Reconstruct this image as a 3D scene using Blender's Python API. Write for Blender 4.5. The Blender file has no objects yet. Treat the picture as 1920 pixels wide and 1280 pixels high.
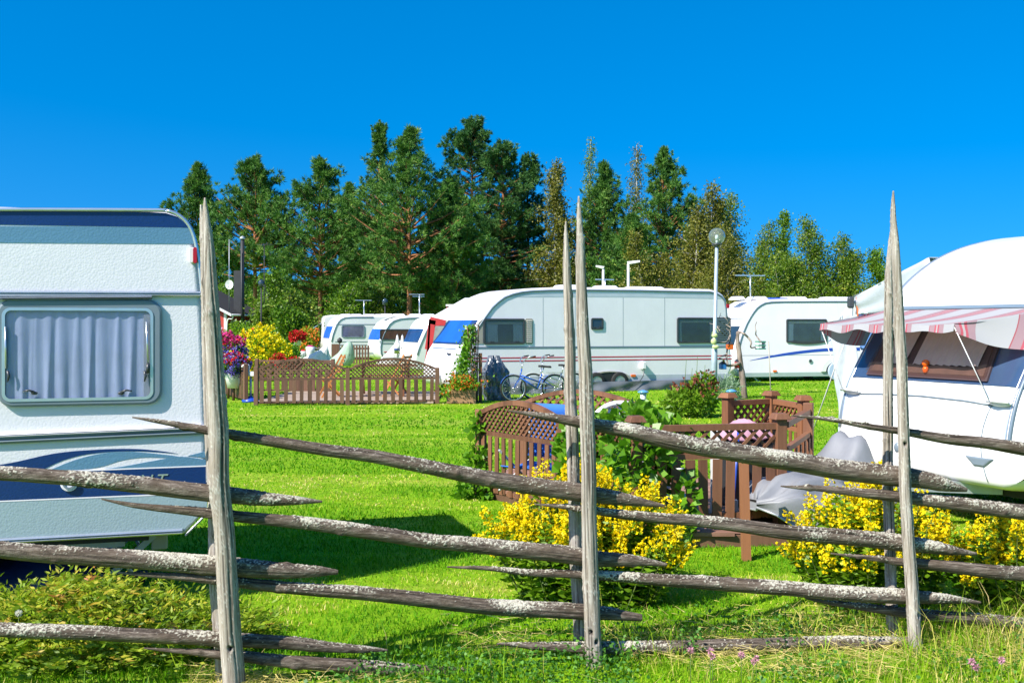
import bpy, bmesh, math, random
import numpy as np
from mathutils import Vector, Matrix

SC = bpy.context.scene
COL = SC.collection
R = math.radians
F, CX, HY, CH = 2000.0, 960.0, 610.0, 1.75      # focal length in photo pixels, principal column, horizon row, eye height

def P(px, py, Y):
    return Vector(((px - CX) / F * Y, Y, CH - (py - HY) / F * Y))
def G(px, py, z=0.0):
    Y = F * (CH - z) / (py - HY)
    return Vector(((px - CX) / F * Y, Y, z))
def XZ(px, py, Y):
    v = P(px, py, Y); return v.x, v.z

# ------------------------------------------------------------------ materials
class NT:
    def __init__(s, name):
        s.m = bpy.data.materials.new(name); s.m.use_nodes = True
        s.t = s.m.node_tree; s.n = s.t.nodes; s.n.clear()
        s.out = s.n.new('ShaderNodeOutputMaterial')
    def new(s, typ, **kw):
        nd = s.n.new(typ)
        for k, v in kw.items():
            if k.startswith('i_'):
                nd.inputs[k[2:].replace('_', ' ')].default_value = v
            else: setattr(nd, k, v)
        return nd
    def l(s, a, b): s.t.links.new(a, b)
    def coord(s, scale=(1, 1, 1), kind='Object'):
        c = s.new('ShaderNodeTexCoord'); mp = s.new('ShaderNodeMapping')
        mp.inputs['Scale'].default_value = scale
        s.l(c.outputs[kind], mp.inputs['Vector']); return mp.outputs['Vector']
    def noise(s, vec, scale, detail=4, rough=.55):
        nd = s.new('ShaderNodeTexNoise'); nd.inputs['Scale'].default_value = scale
        nd.inputs['Detail'].default_value = detail; nd.inputs['Roughness'].default_value = rough
        s.l(vec, nd.inputs['Vector']); return nd.outputs['Fac']
    def ramp(s, fac, stops):
        nd = s.new('ShaderNodeValToRGB'); e = nd.color_ramp.elements
        while len(e) < len(stops): e.new(.5)
        for el, (p, c) in zip(e, stops):
            el.position = p; el.color = (*c, 1) if len(c) == 3 else c
        s.l(fac, nd.inputs['Fac']); return nd.outputs['Color']
    def mix(s, fac, a, b, blend='MIX'):
        nd = s.new('ShaderNodeMix', data_type='RGBA', blend_type=blend)
        for v, i in ((fac, 0), (a, 6), (b, 7)):
            if hasattr(v, 'is_output'): s.l(v, nd.inputs[i])
            else: nd.inputs[i].default_value = v if i == 0 else (*v, 1) if len(v) == 3 else v
        return nd.outputs[2]
    def math(s, op, a, b=0.0):
        nd = s.new('ShaderNodeMath', operation=op)
        for v, i in ((a, 0), (b, 1)):
            if hasattr(v, 'is_output'): s.l(v, nd.inputs[i])
            else: nd.inputs[i].default_value = v
        return nd.outputs[0]
    def bump(s, h, strength, dist):
        nd = s.new('ShaderNodeBump'); nd.inputs['Strength'].default_value = strength
        nd.inputs['Distance'].default_value = dist; s.l(h, nd.inputs['Height']); return nd.outputs['Normal']
    def pbsdf(s, col, rough=.5, metal=0., normal=None, spec=.5):
        b = s.new('ShaderNodeBsdfPrincipled')
        if hasattr(col, 'is_output'): s.l(col, b.inputs['Base Color'])
        else: b.inputs['Base Color'].default_value = (*col, 1)
        if hasattr(rough, 'is_output'): s.l(rough, b.inputs['Roughness'])
        else: b.inputs['Roughness'].default_value = rough
        b.inputs['Metallic'].default_value = metal
        b.inputs['Specular IOR Level'].default_value = spec
        if normal: s.l(normal, b.inputs['Normal'])
        return b
    def done(s, shader):
        s.l(shader.outputs[0] if hasattr(shader, 'outputs') else shader, s.out.inputs['Surface']); return s.m

def paint(name, col, rough=.35, var=.10, vs=2.5, bump=None, metal=0., spec=.5, dirt=None):
    """Plain coated surface with faint blotches; bump=(scale, strength, distance)."""
    t = NT(name); v = t.coord()
    f = t.noise(v, vs, 6, .6)
    c = t.ramp(f, [(.3, tuple(x * (1 - var) for x in col)), (.7, tuple(min(1, x * (1 + var * .4)) for x in col))])
    if dirt:
        vd = t.coord((6, 6, .8)); fd = t.noise(vd, 3, 5, .65)
        fd = t.ramp(fd, [(.52, (0, 0, 0)), (.75, (1, 1, 1))])
        c = t.mix(t.math('MULTIPLY', fd, dirt[1]), c, dirt[0])
    nrm = t.bump(t.noise(v, bump[0], 2, .5), bump[1], bump[2]) if bump else None
    return t.done(t.pbsdf(c, rough, metal, nrm, spec))

def hammered(name, col):
    """Stucco-embossed aluminium of a caravan wall."""
    t = NT(name); v = t.coord()
    f = t.noise(v, 1.6, 6, .6)
    c = t.ramp(f, [(.3, tuple(x * .93 for x in col)), (.7, col)])
    vd = t.coord((8, 8, .7)); fd = t.noise(vd, 2, 5, .65)
    c = t.mix(t.math('MULTIPLY', t.ramp(fd, [(.55, (0, 0, 0)), (.8, (1, 1, 1))]), .12 * max(col) ** 1.5), c, (.45, .44, .40))
    wv = t.new('ShaderNodeTexVoronoi', feature='F1'); wv.inputs['Scale'].default_value = 72
    wv.inputs['Randomness'].default_value = 1; t.l(v, wv.inputs['Vector'])
    n2 = t.noise(v, 150, 2)
    h = t.math('SUBTRACT', t.math('MULTIPLY', n2, .3), wv.outputs['Distance'])
    return t.done(t.pbsdf(c, .34, 0, t.bump(h, .28, .003), .5))

def wood(name, c1, c2, grain=(30, 30, 2.2), rough=.62, knots=True):
    t = NT(name); v = t.coord(grain)
    f = t.noise(v, 1.0, 8, .65); f2 = t.noise(t.coord((2.3, 2.3, 1.1)), 2.2, 4)
    c = t.ramp(f, [(.3, c1), (.7, c2)])
    c = t.mix(t.math('MULTIPLY', f2, .55), c, tuple(x * .55 for x in c1))
    at = t.new('ShaderNodeAttribute', attribute_name='rnd')
    c = t.mix(t.math('MULTIPLY', at.outputs['Fac'], .55), c, tuple(min(1, x * 1.5) for x in c2))
    return t.done(t.pbsdf(c, rough, 0, t.bump(f, .5, .003), .35))

def leafmat(name, stops, transl=.3, rough=.5, spec=.35):
    """Leaf colours picked per leaf from the mesh attribute rnd."""
    t = NT(name); at = t.new('ShaderNodeAttribute', attribute_name='rnd')
    c = t.ramp(at.outputs['Fac'], stops)
    b = t.pbsdf(c, rough, 0, None, spec)
    tr = t.new('ShaderNodeBsdfTranslucent'); t.l(t.mix(.5, c, (.8, 1, .25), 'MULTIPLY'), tr.inputs['Color'])
    mx = t.new('ShaderNodeMixShader'); mx.inputs['Fac'].default_value = transl
    t.l(b.outputs[0], mx.inputs[1]); t.l(tr.outputs[0], mx.inputs[2])
    return t.done(mx)

def glass_mat(name, tint, alpha, rough=.04):
    """Acrylic pane: tinted see-through with a glossy face."""
    t = NT(name)
    tr = t.new('ShaderNodeBsdfTransparent'); tr.inputs['Color'].default_value = (*tint, 1)
    b = t.pbsdf(tuple(x * .25 for x in tint), rough, 0, None, .8)
    lw = t.new('ShaderNodeLayerWeight'); lw.inputs['Blend'].default_value = .5
    fac = t.math('ADD', t.math('MULTIPLY', t.math('POWER', lw.outputs['Facing'], 4.0), .8), alpha)
    mx = t.new('ShaderNodeMixShader'); t.l(fac, mx.inputs['Fac'])
    t.l(tr.outputs[0], mx.inputs[1]); t.l(b.outputs[0], mx.inputs[2])
    return t.done(mx)

# ------------------------------------------------------------------ objects
def tag(o, label=None, cat=None, group=None, kind=None):
    if label: o['label'] = label
    if cat: o['category'] = cat
    if group: o['group'] = group
    if kind: o['kind'] = kind
    return o
def thing(name, label, cat, loc=(0, 0, 0), rotz=0., group=None):
    o = bpy.data.objects.new(name, None); COL.objects.link(o)
    o.location = loc; o.rotation_euler = (0, 0, rotz); o.empty_display_size = .1
    return tag(o, label, cat, group)
def copy_thing(o, loc, rotz=0., scale=None, label=None):
    c = o.copy(); COL.objects.link(c); c.location = loc; c.rotation_euler = (0, 0, rotz)
    if scale: c.scale = scale
    if label: c['label'] = label
    for ch in [x for x in bpy.data.objects if x.parent == o]:
        d = ch.copy(); COL.objects.link(d); d.parent = c
        for g in [x for x in bpy.data.objects if x.parent == ch]:
            e = g.copy(); COL.objects.link(e); e.parent = d
    return c

def link(name, me, mats, parent=None, off=None):
    for m in (mats if isinstance(mats, (list, tuple)) else [mats]): me.materials.append(m)
    o = bpy.data.objects.new(name, me); COL.objects.link(o)
    if parent: o.parent = parent
    return o

def np_obj(name, V, faces, mats, parent=None, rnd=None, smooth=False, attrs=None, mi=None):
    """faces: list of integer arrays (k x 3, k x 4 ...)."""
    V = np.asarray(V, dtype=np.float32).reshape(-1, 3)
    if parent is not None and getattr(parent, 'empty_world', True) and parent.get('_w'):
        V = V - np.array(parent.location, dtype=np.float32)
    me = bpy.data.meshes.new(name)
    me.vertices.add(len(V)); me.vertices.foreach_set('co', V.ravel())
    idx = np.concatenate([np.asarray(f).ravel() for f in faces]).astype(np.int32)
    tot = np.concatenate([np.full(len(f), np.asarray(f).shape[1]) for f in faces]).astype(np.int32)
    st = np.concatenate([[0], np.cumsum(tot)[:-1]]).astype(np.int32)
    me.loops.add(len(idx)); me.loops.foreach_set('vertex_index', idx)
    me.polygons.add(len(tot)); me.polygons.foreach_set('loop_start', st)
    if smooth: me.polygons.foreach_set('use_smooth', np.ones(len(tot), bool))
    if mi is not None: me.polygons.foreach_set('material_index', np.asarray(mi, dtype=np.int32))
    if rnd is not None:
        a = me.attributes.new('rnd', 'FLOAT', 'POINT'); a.data.foreach_set('value', np.asarray(rnd, dtype=np.float32))
    for k, v in (attrs or {}).items():
        a = me.attributes.new(k, 'FLOAT', 'POINT'); a.data.foreach_set('value', np.asarray(v, dtype=np.float32))
    me.update(calc_edges=True); me.validate()
    return link(name, me, mats, parent)

class MB:
    """Collects shapes for ONE mesh object; vertices get a random value per shape (attribute rnd)."""
    def __init__(s): s.v = []; s.f = []; s.r = []; s.sm = []
    def add(s, vs, fs, smooth=False):
        k = len(s.v); r = random.random()
        s.v += [tuple(p) for p in vs]; s.r += [r] * len(vs)
        s.f += [tuple(i + k for i in f) for f in fs]; s.sm += [smooth] * len(fs)
        return s
    def hexa(s, b4, t4):
        return s.add(list(b4) + list(t4), [(3, 2, 1, 0), (4, 5, 6, 7), (0, 1, 5, 4), (1, 2, 6, 5), (2, 3, 7, 6), (3, 0, 4, 7)])
    def box(s, x0, x1, y0, y1, z0, z1):
        return s.hexa([(x0, y0, z0), (x1, y0, z0), (x1, y1, z0), (x0, y1, z0)], [(x0, y0, z1), (x1, y0, z1), (x1, y1, z1), (x0, y1, z1)])
    def bar(s, a, b, w, d, up=(0, 0, 1)):
        """Rectangular bar from a to b, w across (side), d along up."""
        a, b = Vector(a), Vector(b); ax = (b - a).normalized(); up = Vector(up)
        if abs(ax.dot(up)) > .98: up = Vector((0, 1, 0))
        sd = ax.cross(up).normalized(); u = sd.cross(ax).normalized()
        q = lambda p: [p - sd * w / 2 - u * d / 2, p + sd * w / 2 - u * d / 2, p + sd * w / 2 + u * d / 2, p - sd * w / 2 + u * d / 2]
        return s.hexa(q(a), q(b))
    def tube(s, pts, rad, n=10, closed=False, caps=True, smooth=True):
        pts = [Vector(p) for p in pts]; m = len(pts)
        rs = rad if isinstance(rad, (list, tuple)) else [rad] * m
        vs = []; prev = None
        for i, p in enumerate(pts):
            a = pts[(i - 1) % m] if (closed or i > 0) else p
            b = pts[(i + 1) % m] if (closed or i < m - 1) else p
            t = (b - a).normalized() if (b - a).length > 1e-9 else Vector((0, 0, 1))
            if prev is None:
                ref = Vector((0, 0, 1)) if abs(t.z) < .9 else Vector((1, 0, 0)); nx = t.cross(ref).normalized()
            else:
                nx = (prev - t * prev.dot(t)); nx = nx.normalized() if nx.length > 1e-6 else t.orthogonal().normalized()
            prev = nx; ny = t.cross(nx)
            vs += [p + (nx * math.cos(2 * math.pi * k / n) + ny * math.sin(2 * math.pi * k / n)) * rs[i] for k in range(n)]
        fs = []
        for i in range(m if closed else m - 1):
            j = (i + 1) % m
            fs += [(i * n + k, i * n + (k + 1) % n, j * n + (k + 1) % n, j * n + k) for k in range(n)]
        if caps and not closed: fs += [tuple(range(n - 1, -1, -1)), tuple((m - 1) * n + k for k in range(n))]
        return s.add(vs, fs, smooth)
    def lathe(s, c, prof, n=20, smooth=True):
        """prof: [(radius, z)] about a vertical axis through c."""
        c = Vector(c); vs = []; fs = []
        for r, z in prof:
            vs += [c + Vector((r * math.cos(2 * math.pi * k / n), r * math.sin(2 * math.pi * k / n), z)) for k in range(n)]
        for i in range(len(prof) - 1):
            fs += [(i * n + k, i * n + (k + 1) % n, (i + 1) * n + (k + 1) % n, (i + 1) * n + k) for k in range(n)]
        fs += [tuple(range(n - 1, -1, -1)), tuple((len(prof) - 1) * n + k for k in range(n))]
        return s.add(vs, fs, smooth)
    def ball(s, c, r, nu=16, nv=10, sc=(1, 1, 1)):
        c = Vector(c); pr = []
        vs = [c + Vector((0, 0, -r * sc[2]))]
        for j in range(1, nv):
            a = -math.pi / 2 + math.pi * j / nv
            vs += [c + Vector((r * sc[0] * math.cos(a) * math.cos(2 * math.pi * k / nu), r * sc[1] * math.cos(a) * math.sin(2 * math.pi * k / nu), r * sc[2] * math.sin(a))) for k in range(nu)]
        vs.append(c + Vector((0, 0, r * sc[2]))); top = len(vs) - 1
        fs = [(0, 1 + (k + 1) % nu, 1 + k) for k in range(nu)]
        for j in range(nv - 2):
            fs += [(1 + j * nu + k, 1 + j * nu + (k + 1) % nu, 1 + (j + 1) * nu + (k + 1) % nu, 1 + (j + 1) * nu + k) for k in range(nu)]
        fs += [(top, 1 + (nv - 2) * nu + k, 1 + (nv - 2) * nu + (k + 1) % nu) for k in range(nu)]
        return s.add(vs, fs, True)
    def prism(s, poly, y0, y1):
        """poly [(x, z)] extruded from y0 to y1."""
        n = len(poly)
        vs = [(x, y0, z) for x, z in poly] + [(x, y1, z) for x, z in poly]
        fs = [tuple(range(n)), tuple(range(2 * n - 1, n - 1, -1))] + [(i, i + n, (i + 1) % n + n, (i + 1) % n) for i in range(n)]
        return s.add(vs, fs)
    def ring(s, outer, inner, y0, y1):
        """Frame between two outlines of equal length, from y0 (face) to y1 (wall)."""
        n = len(outer)
        vs = [(x, y0, z) for x, z in outer] + [(x, y0, z) for x, z in inner] + [(x, y1, z) for x, z in outer] + [(x, y1, z) for x, z in inner]
        fs = []
        for i in range(n):
            j = (i + 1) % n
            fs += [(i, j, n + j, n + i), (i, 2 * n + i, 2 * n + j, j), (n + i, n + j, 3 * n + j, 3 * n + i)]
        return s.add(vs, fs)
    def sheet(s, grid, smooth=True, thick=None):
        """grid: rows of points; thick: thickness vector gives it a second face."""
        nr, nc = len(grid), len(grid[0]); vs = [Vector(p) for row in grid for p in row]
        fs = [(i * nc + j, i * nc + j + 1, (i + 1) * nc + j + 1, (i + 1) * nc + j) for i in range(nr - 1) for j in range(nc - 1)]
        if thick is not None:
            T = Vector(thick); k = len(vs); vs += [p + T for p in vs[:k]]
            fs += [tuple(i + k for i in reversed(f)) for f in fs[:]]
            edge = [j for j in range(nc)] + [(i + 1) * nc - 1 for i in range(1, nr)] + [(nr - 1) * nc + j for j in range(nc - 2, -1, -1)] + [i * nc for i in range(nr - 2, 0, -1)]
            fs += [(edge[i], edge[(i + 1) % len(edge)], edge[(i + 1) % len(edge)] + k, edge[i] + k) for i in range(len(edge))]
        return s.add(vs, fs, smooth)
    def build(s, name, mats, parent=None, bevel=None):
        me = bpy.data.meshes.new(name)
        vs = s.v
        if parent is not None and parent.get('_w'):
            L = parent.location; vs = [(x - L.x, y - L.y, z - L.z) for x, y, z in vs]
        me.from_pydata(vs, [], s.f); me.update()
        me.polygons.foreach_set('use_smooth', s.sm)
        a = me.attributes.new('rnd', 'FLOAT', 'POINT'); a.data.foreach_set('value', s.r)
        bm = bmesh.new(); bm.from_mesh(me); bmesh.ops.recalc_face_normals(bm, faces=bm.faces); bm.to_mesh(me); bm.free()
        o = link(name, me, mats, parent)
        if bevel:
            m = o.modifiers.new('edge', 'BEVEL'); m.width = bevel; m.segments = 2; m.limit_method = 'ANGLE'; m.angle_limit = R(40)
        return o
def world_thing(name, label, cat, loc, group=None):
    """A thing whose parts are given in world coordinates."""
    o = thing(name, label, cat, loc, 0., group); o['_w'] = 1; return o

def rrect(x0, z0, x1, z1, r, n=5):
    r = min(r, abs(x1 - x0) / 2.01, abs(z1 - z0) / 2.01); pts = []
    for cx, cz, a in ((x1 - r, z1 - r, 0), (x0 + r, z1 - r, 90), (x0 + r, z0 + r, 180), (x1 - r, z0 + r, 270)):
        pts += [(cx + r * math.cos(R(a + 90 * k / n)), cz + r * math.sin(R(a + 90 * k / n))) for k in range(n + 1)]
    return pts
def catmull(pts, k=6):
    pts = [Vector(p) for p in pts]; out = []
    for i in range(len(pts) - 1):
        p0, p1, p2, p3 = pts[max(i - 1, 0)], pts[i], pts[i + 1], pts[min(i + 2, len(pts) - 1)]
        for j in range(k):
            t = j / k
            out.append(.5 * ((2 * p1) + (p2 - p0) * t + (2 * p0 - 5 * p1 + 4 * p2 - p3) * t * t + (3 * p1 - p0 - 3 * p2 + p3) * t ** 3))
    out.append(pts[-1]); return out
def smooth2(pts, k=5):
    return [(v.x, v.y) for v in catmull([(p[0], p[1], 0) for p in pts], k)]

# ------------------------------------------------------------------ numpy noise
def _h(ix, iy, iz, seed):
    h = (ix * 374761393 + iy * 668265263 + iz * 1274126177 + seed * 974634777) & 0xffffffff
    h = ((h ^ (h >> 13)) * 1103515245) & 0xffffffff
    h = ((h ^ (h >> 15)) * 2246822519) & 0xffffffff
    return ((h ^ (h >> 16)) & 0xffffff) / float(0xffffff)
def vnoise(p, seed=0):
    p = np.asarray(p, dtype=np.float64); i = np.floor(p).astype(np.int64); f = p - i; u = f * f * (3 - 2 * f)
    r = 0
    for dx in (0, 1):
        for dy in (0, 1):
            for dz in (0, 1):
                w = (u[:, 0] if dx else 1 - u[:, 0]) * (u[:, 1] if dy else 1 - u[:, 1]) * (u[:, 2] if dz else 1 - u[:, 2])
                r = r + w * _h(i[:, 0] + dx, i[:, 1] + dy, i[:, 2] + dz, seed)
    return r
def fbm(p, seed=0, o=3):
    r = 0; a = .5; t = 0
    for k in range(o):
        r = r + a * vnoise(np.asarray(p) * 2 ** k, seed + k * 17); t += a; a *= .5
    return r / t
def sstep(a, b, x):
    t = np.clip((x - a) / (b - a), 0, 1); return t * t * (3 - 2 * t)

# ------------------------------------------------------------------ leaves and blades
def leaf_cloud(C, D, L, W, rng, fold=.25):
    """One folded four-point leaf per row: centre-base C, direction D, length L, width W."""
    n = len(C); D = D / (np.linalg.norm(D, axis=1, keepdims=True) + 1e-9)
    q = rng.normal(size=(n, 3)); S = np.cross(D, q); S /= (np.linalg.norm(S, axis=1, keepdims=True) + 1e-9)
    N = np.cross(S, D); L = np.asarray(L).reshape(-1, 1); W = np.asarray(W).reshape(-1, 1)
    V = np.empty((n, 4, 3)); V[:, 0] = C; V[:, 2] = C + D * L
    V[:, 1] = C + D * L * .45 + S * W * .5 + N * W * fold; V[:, 3] = C + D * L * .45 - S * W * .5 + N * W * fold
    b = np.arange(n)[:, None] * 4
    return V.reshape(-1, 3), b + np.array([[0, 1, 2, 3]])
def tri_blades(C, D, L, W, rng):
    n = len(C); D = D / (np.linalg.norm(D, axis=1, keepdims=True) + 1e-9)
    q = rng.normal(size=(n, 3)); S = np.cross(D, q); S /= (np.linalg.norm(S, axis=1, keepdims=True) + 1e-9)
    L = np.asarray(L).reshape(-1, 1); W = np.asarray(W).reshape(-1, 1)
    V = np.empty((n, 3, 3)); V[:, 0] = C - S * W * .5; V[:, 1] = C + S * W * .5; V[:, 2] = C + D * L
    return V.reshape(-1, 3), np.arange(n)[:, None] * 3 + np.array([[0, 1, 2]])
def grass_blades(xy, h, w, lean, rng, z=0.):
    """Bent two-step blades standing on the ground."""
    n = len(xy); a = rng.uniform(0, 2 * np.pi, n); d = np.stack([np.cos(a), np.sin(a)], 1)
    b = rng.uniform(0, 2 * np.pi, n); sd = np.stack([np.cos(b), np.sin(b)], 1)
    h = np.asarray(h); ln = np.asarray(lean) * h; w = np.asarray(w)
    V = np.zeros((n, 5, 3))
    V[:, 0, :2] = xy - sd * w[:, None] / 2; V[:, 1, :2] = xy + sd * w[:, None] / 2
    m = xy + d * ln[:, None] * .3
    V[:, 2, :2] = m + sd * w[:, None] * .38; V[:, 3, :2] = m - sd * w[:, None] * .38
    V[:, 2, 2] = V[:, 3, 2] = h * .6
    V[:, 4, :2] = xy + d * ln[:, None]; V[:, 4, 2] = h * np.sqrt(np.clip(1 - .5 * np.asarray(lean) ** 2, .2, 1))
    V[:, :, 2] += z if np.isscalar(z) else np.asarray(z)[:, None]
    k = np.arange(n)[:, None] * 5
    return V.reshape(-1, 3), k + np.array([[0, 1, 2, 3]]), k + np.array([[3, 2, 4]])
# ================================================================== camera, light, sky
cam = bpy.data.cameras.new('camera'); cam_o = bpy.data.objects.new('camera', cam); COL.objects.link(cam_o)
cam.sensor_width = 36; cam.lens = 36 * F / 1920; cam.clip_end = 2000; cam.clip_start = .05
cam_o.location = (0, 0, CH); cam_o.rotation_euler = (R(90), 0, 0)
cam.shift_y = (HY - 640) / 1920
SC.camera = cam_o
SUN_EL, SUN_H = 43.0, Vector((.755, .655))
sv = Vector((SUN_H.x, SUN_H.y, -math.tan(R(SUN_EL)) * SUN_H.length)).normalized()
sl = bpy.data.lights.new('sun', 'SUN'); sl.energy = 4.9; sl.angle = R(.5); sl.color = (1, .955, .88)
so = bpy.data.objects.new('sun', sl); COL.objects.link(so); so.rotation_euler = sv.to_track_quat('-Z', 'Y').to_euler()
W = bpy.data.worlds.new('World'); SC.world = W; W.use_nodes = True
wt = W.node_tree; wt.nodes.clear()
sky = wt.nodes.new('ShaderNodeTexSky'); sky.sky_type = 'NISHITA'; sky.sun_disc = False
sky.sun_elevation = R(SUN_EL); sky.sun_rotation = math.atan2(-SUN_H.x, -SUN_H.y)
sky.altitude = 500; sky.air_density = .9; sky.dust_density = 1.0; sky.ozone_density = 2.8
hs = wt.nodes.new('ShaderNodeHueSaturation'); hs.inputs['Saturation'].default_value = 1.49; hs.inputs['Value'].default_value = 1.0
hs.inputs['Hue'].default_value = .498
tc = wt.nodes.new('ShaderNodeTexCoord')                       # a clear dry sky: deep blue right down to the tree tops
lift = wt.nodes.new('ShaderNodeVectorMath'); lift.operation = 'MULTIPLY_ADD'; lift.inputs[1].default_value = (1, 1, .74); lift.inputs[2].default_value = (0, 0, .215)
nz = wt.nodes.new('ShaderNodeVectorMath'); nz.operation = 'NORMALIZE'
wt.links.new(tc.outputs['Generated'], lift.inputs[0]); wt.links.new(lift.outputs[0], nz.inputs[0]); wt.links.new(nz.outputs[0], sky.inputs['Vector'])
bg = wt.nodes.new('ShaderNodeBackground'); bg.inputs['Strength'].default_value = .126
wo = wt.nodes.new('ShaderNodeOutputWorld')
wt.links.new(sky.outputs[0], hs.inputs['Color']); wt.links.new(hs.outputs[0], bg.inputs['Color']); wt.links.new(bg.outputs[0], wo.inputs['Surface'])
SC.view_settings.view_transform = 'Standard'; SC.view_settings.look = 'None'
SC.view_settings.exposure = .85; SC.view_settings.gamma = 1
SC.cycles.max_bounces = 6; SC.cycles.transparent_max_bounces = 12; SC.cycles.use_denoising = True
SC.cycles.caustics_reflective = SC.cycles.caustics_refractive = False

# ================================================================== ground and grass
t = NT('lawn_soil'); v = t.coord()
f1 = t.noise(v, .35, 6, .6); f2 = t.noise(v, 9, 6, .7); f3 = t.noise(t.coord((.25, 1.2, 1)), 1.1, 5, .6)
c = t.ramp(f2, [(.3, (.10, .22, .004)), (.7, (.22, .38, .010))])
c = t.mix(t.ramp(f3, [(.52, (0, 0, 0)), (.72, (.55, .55, .55))]), c, (.42, .42, .07))
c = t.mix(t.ramp(f1, [(.58, (0, 0, 0)), (.75, (.5, .5, .5))]), c, (.40, .36, .09))
ground_mat = t.done(t.pbsdf(c, .9, 0, t.bump(f2, .8, .04), .1))
g = MB(); g.add([(-400, -60, 0), (400, -60, 0), (400, 700, 0), (-400, 700, 0)], [(0, 1, 2, 3)])
tag(g.build('ground', ground_mat), kind='structure')

lawn_mat = leafmat('lawn_blades', [(0, (.048, .18, .002)), (.3, (.112, .325, .003)), (.56, (.20, .44, .005)), (.74, (.38, .50, .018)), (.87, (.68, .58, .13)), (1, (.78, .63, .28))], .38, .6, .15)
rng = np.random.default_rng(5)
def band(y0, y1, dens, extra=1.8):
    """Random lawn spots in the wedge the photo looks at."""
    n = int(dens * (y1 - y0) * ((y0 + y1) * .5 + 2.4)); y = rng.uniform(y0, y1, n)
    x = rng.uniform(-1, 1, n) * (.49 * y + extra); return np.stack([x, y], 1)
def dryness(xy):
    return np.clip(dry0(xy) + .34 * sstep(7.2, 6.0, xy[:, 1]) * sstep(-1.0, .2, xy[:, 0]) * sstep(.3, .65, fbm(np.column_stack([xy * 1.3, 0 * xy[:, 0]]), 12, 3)), 0, 1)
def dry0(xy):
    p = np.column_stack([xy[:, 0] * .42, xy[:, 1] * 1.25, np.zeros(len(xy))])
    q = np.column_stack([xy * 2.6, np.zeros(len(xy))])
    return sstep(.47, .64, fbm(p, 3, 4)) * .80 + sstep(.60, .78, fbm(q, 8, 2)) * .35
def lawn(y0, y1, dens, h, w):
    xy = band(y0, y1, dens); n = len(xy)
    tuft = fbm(np.column_stack([xy * 5, np.zeros(n)]), 21, 2)
    dr = dryness(xy); hh = h * rng.uniform(.5, 1.3, n) * (.4 + 1.2 * tuft) * (1 - .45 * dr)
    V, a, b = grass_blades(xy, hh, w * rng.uniform(.6, 1.3, n), rng.uniform(.4, 1.15, n), rng)
    r = np.clip(rng.beta(2.0, 3.2, n) * .66 + (tuft - .5) * .42 - .02 + dr * .58, 0, 1)
    return V, a, b, np.repeat(r, 5)
Vs, As, Bs, Rs = [], [], [], []; k = 0
for args in ((4.9, 8, 3000, .040, .0055), (8, 12, 1500, .036, .008), (12, 18, 560, .034, .013), (18, 34, 130, .036, .025), (34, 60, 14, .05, .05)):
    V_, a_, b_, r_ = lawn(*args); Vs.append(V_); As.append(a_ + k); Bs.append(b_ + k); Rs.append(r_); k += len(V_)
tag(np_obj('lawn_grass', np.concatenate(Vs), [np.concatenate(As), np.concatenate(Bs)], lawn_mat, rnd=np.concatenate(Rs)),
    'short mown bright green grass of the camping lawn', 'grass', kind='stuff')

# long unmown grass along the pole fence
mead_mat = leafmat('meadow_blades', [(0, (.07, .20, .003)), (.4, (.18, .38, .006)), (.64, (.33, .48, .02)), (.82, (.64, .53, .14)), (1, (.76, .60, .28))], .4, .55, .2)
Vs, As, Bs, Rs = [], [], [], []; k = 0
def fence_y(x): return 5.38 + (x + 1.3) * .19
for n, h0, h1, w, dx in ((15000, .05, .14, .005, .55), (5200, .12, .26, .0048, .42), (700, .24, .40, .004, .34)):
    x = rng.uniform(-3.2, 3.4, n); y = fence_y(x) + rng.normal(-.22, dx, n)
    keep = (y > 4.25) & (y < 6.3); x, y = x[keep], y[keep]
    dn = fbm(np.column_stack([x * 1.6, y * 1.6, 0 * x]), 31, 2) + .10 * sstep(.2, 2.2, x) - .12 * sstep(-.1, -1.2, x) * (n < 6000)
    keep = dn > .42; x, y = x[keep], y[keep]; m = len(x)
    hs_ = .42 + .62 * sstep(1.25, 2.5, x) + .25 * sstep(-.9, -1.8, x)
    V_, a_, b_ = grass_blades(np.stack([x, y], 1), rng.uniform(h0, h1, m) * np.maximum(hs_, .42 if h1 < .3 else .75), w * rng.uniform(.6, 1.4, m), rng.uniform(.25, 1.0, m), rng)
    r = np.clip(rng.beta(2.0, 2.4, m) * .80 + .18 * sstep(.4, 2.0, x) + .5 * (fbm(np.column_stack([x * 2.2, y * 2.2, 0 * x]), 37, 2) - .4) + (.12 if h1 > .3 else 0), 0, 1)
    Vs.append(V_); As.append(a_ + k); Bs.append(b_ + k); Rs.append(np.repeat(r, 5)); k += len(V_)
tag(np_obj('meadow_grass', np.concatenate(Vs), [np.concatenate(As), np.concatenate(Bs)], mead_mat, rnd=np.concatenate(Rs)),
    'tall unmown grass and dry straws along the foot of the grey pole fence', 'grass', kind='stuff')

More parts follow.
